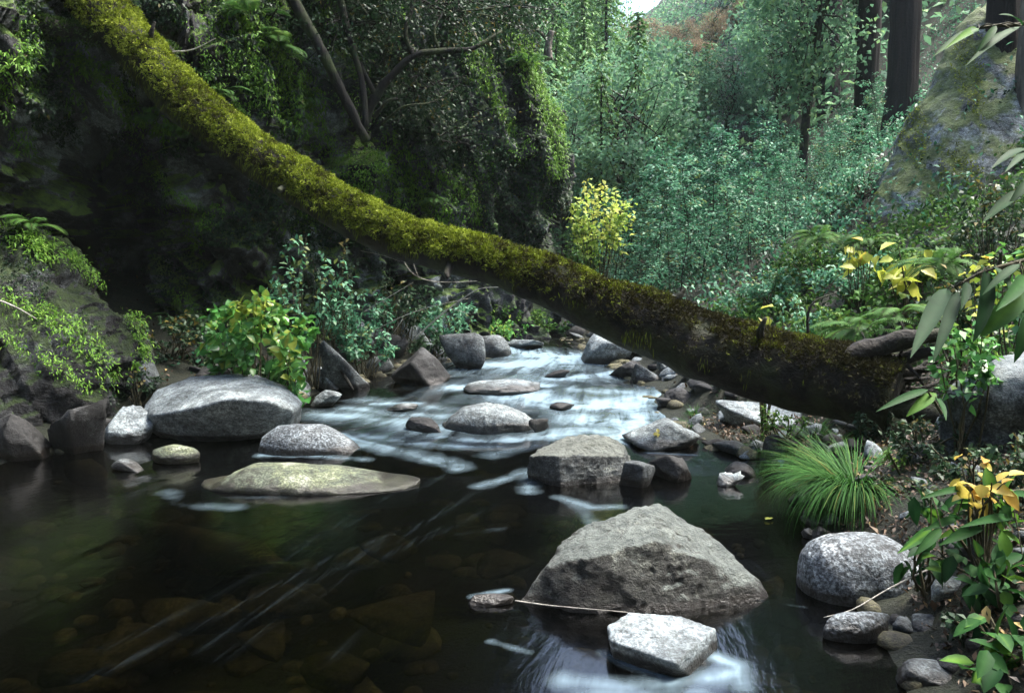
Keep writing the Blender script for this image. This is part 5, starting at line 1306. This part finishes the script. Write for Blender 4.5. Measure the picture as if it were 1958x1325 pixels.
# twigs and fallen leaves
def twig(label, lines, r0=.006, mat='twig', seed=1, cat='twig', name='twig'):
    mb = MB(); P0 = W(*lines[0][0])
    for k, l_ in enumerate(lines):
        P = [W(*c) for c in l_]; r_ = r0 * (1 if k == 0 else .55); tube(mb, P, np.linspace(r_, r_ * .35, len(P)), 6, .3, 30, seed + k, sub=4)
    me_ = mb.mesh(name, M[mat]); me_.transform(Matrix.Translation(Vector(-P0))); tag(link(name, me_, None, tuple(P0)), label, cat)
twig('bare branching twigs leaning across the left bank under the trunk', [[(790, 650, 9.0), (840, 605, 8.9), (880, 575, 8.8), (915, 553, 8.7), (955, 549, 8.6)], [(700, 640, 9.0), (770, 605, 8.9), (830, 585, 8.8), (900, 570, 8.8)], [(690, 600, 9.0), (740, 570, 9.0), (790, 540, 9.0)], [(770, 610, 8.9), (750, 640, 8.9)], [(860, 590, 8.8), (900, 600, 8.8)]], .010, cat='branch', name='branch')
twig('pale stick propped on the triangular rock', [[(805, 672, 8.7), (830, 690, 8.6), (855, 715, 8.5)]], .030, cat='stick', name='stick')
twig('thick dark stick leaning on the tilted slab', [[(612, 655, 8.0), (640, 690, 7.9), (675, 745, 7.8)]], .035, 'log_bark', cat='stick', name='stick')
twig('thin pale twigs hanging beneath the middle of the trunk', [[(770, 478, 6.6), (775, 505, 6.6), (800, 530, 6.6), (850, 540, 6.6), (950, 535, 6.6)], [(690, 480, 6.6), (730, 488, 6.6), (765, 500, 6.6)], [(800, 530, 6.6), (790, 500, 6.6), (795, 480, 6.6)]], .006)
twig('short bare twig sticking up from the upper left of the trunk', [[(330, 100, 7.1), (370, 95, 7.1), (412, 74, 7.1)]], .008)
twig('thin bent twig dipping into the water in front of the granite boulder', [[(1775, 1088, 2.9), (1700, 1125, 2.85), (1630, 1165, 2.8), (1575, 1180, 2.8)]], .004)
twig('dark curved stem rising behind the yellow leaves on the right bank', [[(1545, 640, 5.8), (1545, 600, 5.8), (1560, 575, 5.8), (1600, 560, 5.8)]], .012, 'dark_bark')
twig('fine bare twigs bent over the tussock', [[(1740, 950, 3.9), (1755, 980, 3.9), (1735, 1010, 3.9)], [(1690, 960, 3.9), (1740, 990, 3.9)]], .004)
twig('thin twig along the foot of the angular boulder', [[(985, 1148, 2.95), (1060, 1158, 2.9), (1200, 1170, 2.85)]], .003)
twig('old pale branch lying across the left outcrop', [[(0, 575, 5.5), (35, 590, 5.5), (70, 610, 5.5)]], .008)
def fallen_leaf(label, px, py, L, mat='yellow_leaf', rn=.8, dz=.01, trees=None):
    p = None
    for o in COL.objects:
        pass
    mb = MB(); rng = np.random.default_rng(int(px))
    h = RAY(px, py); p = h[0]; n_ = h[1]
    n = 4; a = rng.uniform(0, 6.28, n); leaves(mb, np.zeros((n, 3)), np.stack([np.cos(a), np.sin(a), .1 + 0 * a], -1), np.tile([0, 0, 1.0], (n, 1)), L, L * .6, rn, sections=4, droop=.05)
    o = link('fallen_leaf', mb.mesh('fallen_leaf', M[mat]), None, tuple(p + n_ * dz)); o.rotation_euler = Vector(n_).to_track_quat('Z', 'Y').to_euler(); tag(o, label, 'leaf')
bpy.context.view_layer.update()
def RAY(px, py):
    dg = bpy.context.evaluated_depsgraph_get(); d = Vector(nrm(W(px, py, 5.0) - CAMP))
    ok, loc, nr, i, ob, mtx = SC.ray_cast(dg, Vector(CAMP), d)
    return (np.array(loc), np.array(nr)) if ok else (G(px, py), np.array([0, 0, 1.0]))
fallen_leaf('orange leaf lying on the flat dark-sided rock', 1258, 830, .045, rn=.98)
fallen_leaf('yellow leaf lying on the lichen slab', 538, 897, .05, rn=.5)
fallen_leaf('yellow leaf floating at the waterline left of the tussock', 1472, 996, .03, rn=.6)
fallen_leaf('tiny orange leaf on the right end of the round granite boulder', 1660, 1040, .015, rn=.9)

# ------------------------------------------------------------------ damp air of the canyon
import bmesh
bm = bmesh.new(); bmesh.ops.create_cube(bm, size=1)
hz = bpy.data.meshes.new('haze'); 
for v in bm.verts: v.co = Vector((v.co.x * 130, v.co.y * 150 + 20, (v.co.z + .5) * 62 - 2))
bm.to_mesh(hz); bm.free()
hm = bpy.data.materials.new('haze'); hm.use_nodes = True; nt = hm.node_tree
nt.nodes.remove(nt.nodes['Principled BSDF']); pv = nt.nodes.new('ShaderNodeVolumePrincipled'); pv.inputs['Density'].default_value = .0006; pv.inputs['Color'].default_value = (.75, .9, .85, 1)
nt.links.new(pv.outputs[0], nt.nodes['Material Output'].inputs['Volume']); hz.materials.append(hm)
tag(link('haze', hz), 'thin damp haze in the air', 'haze', kind='stuff')
SC.cycles.volume_bounces = 0
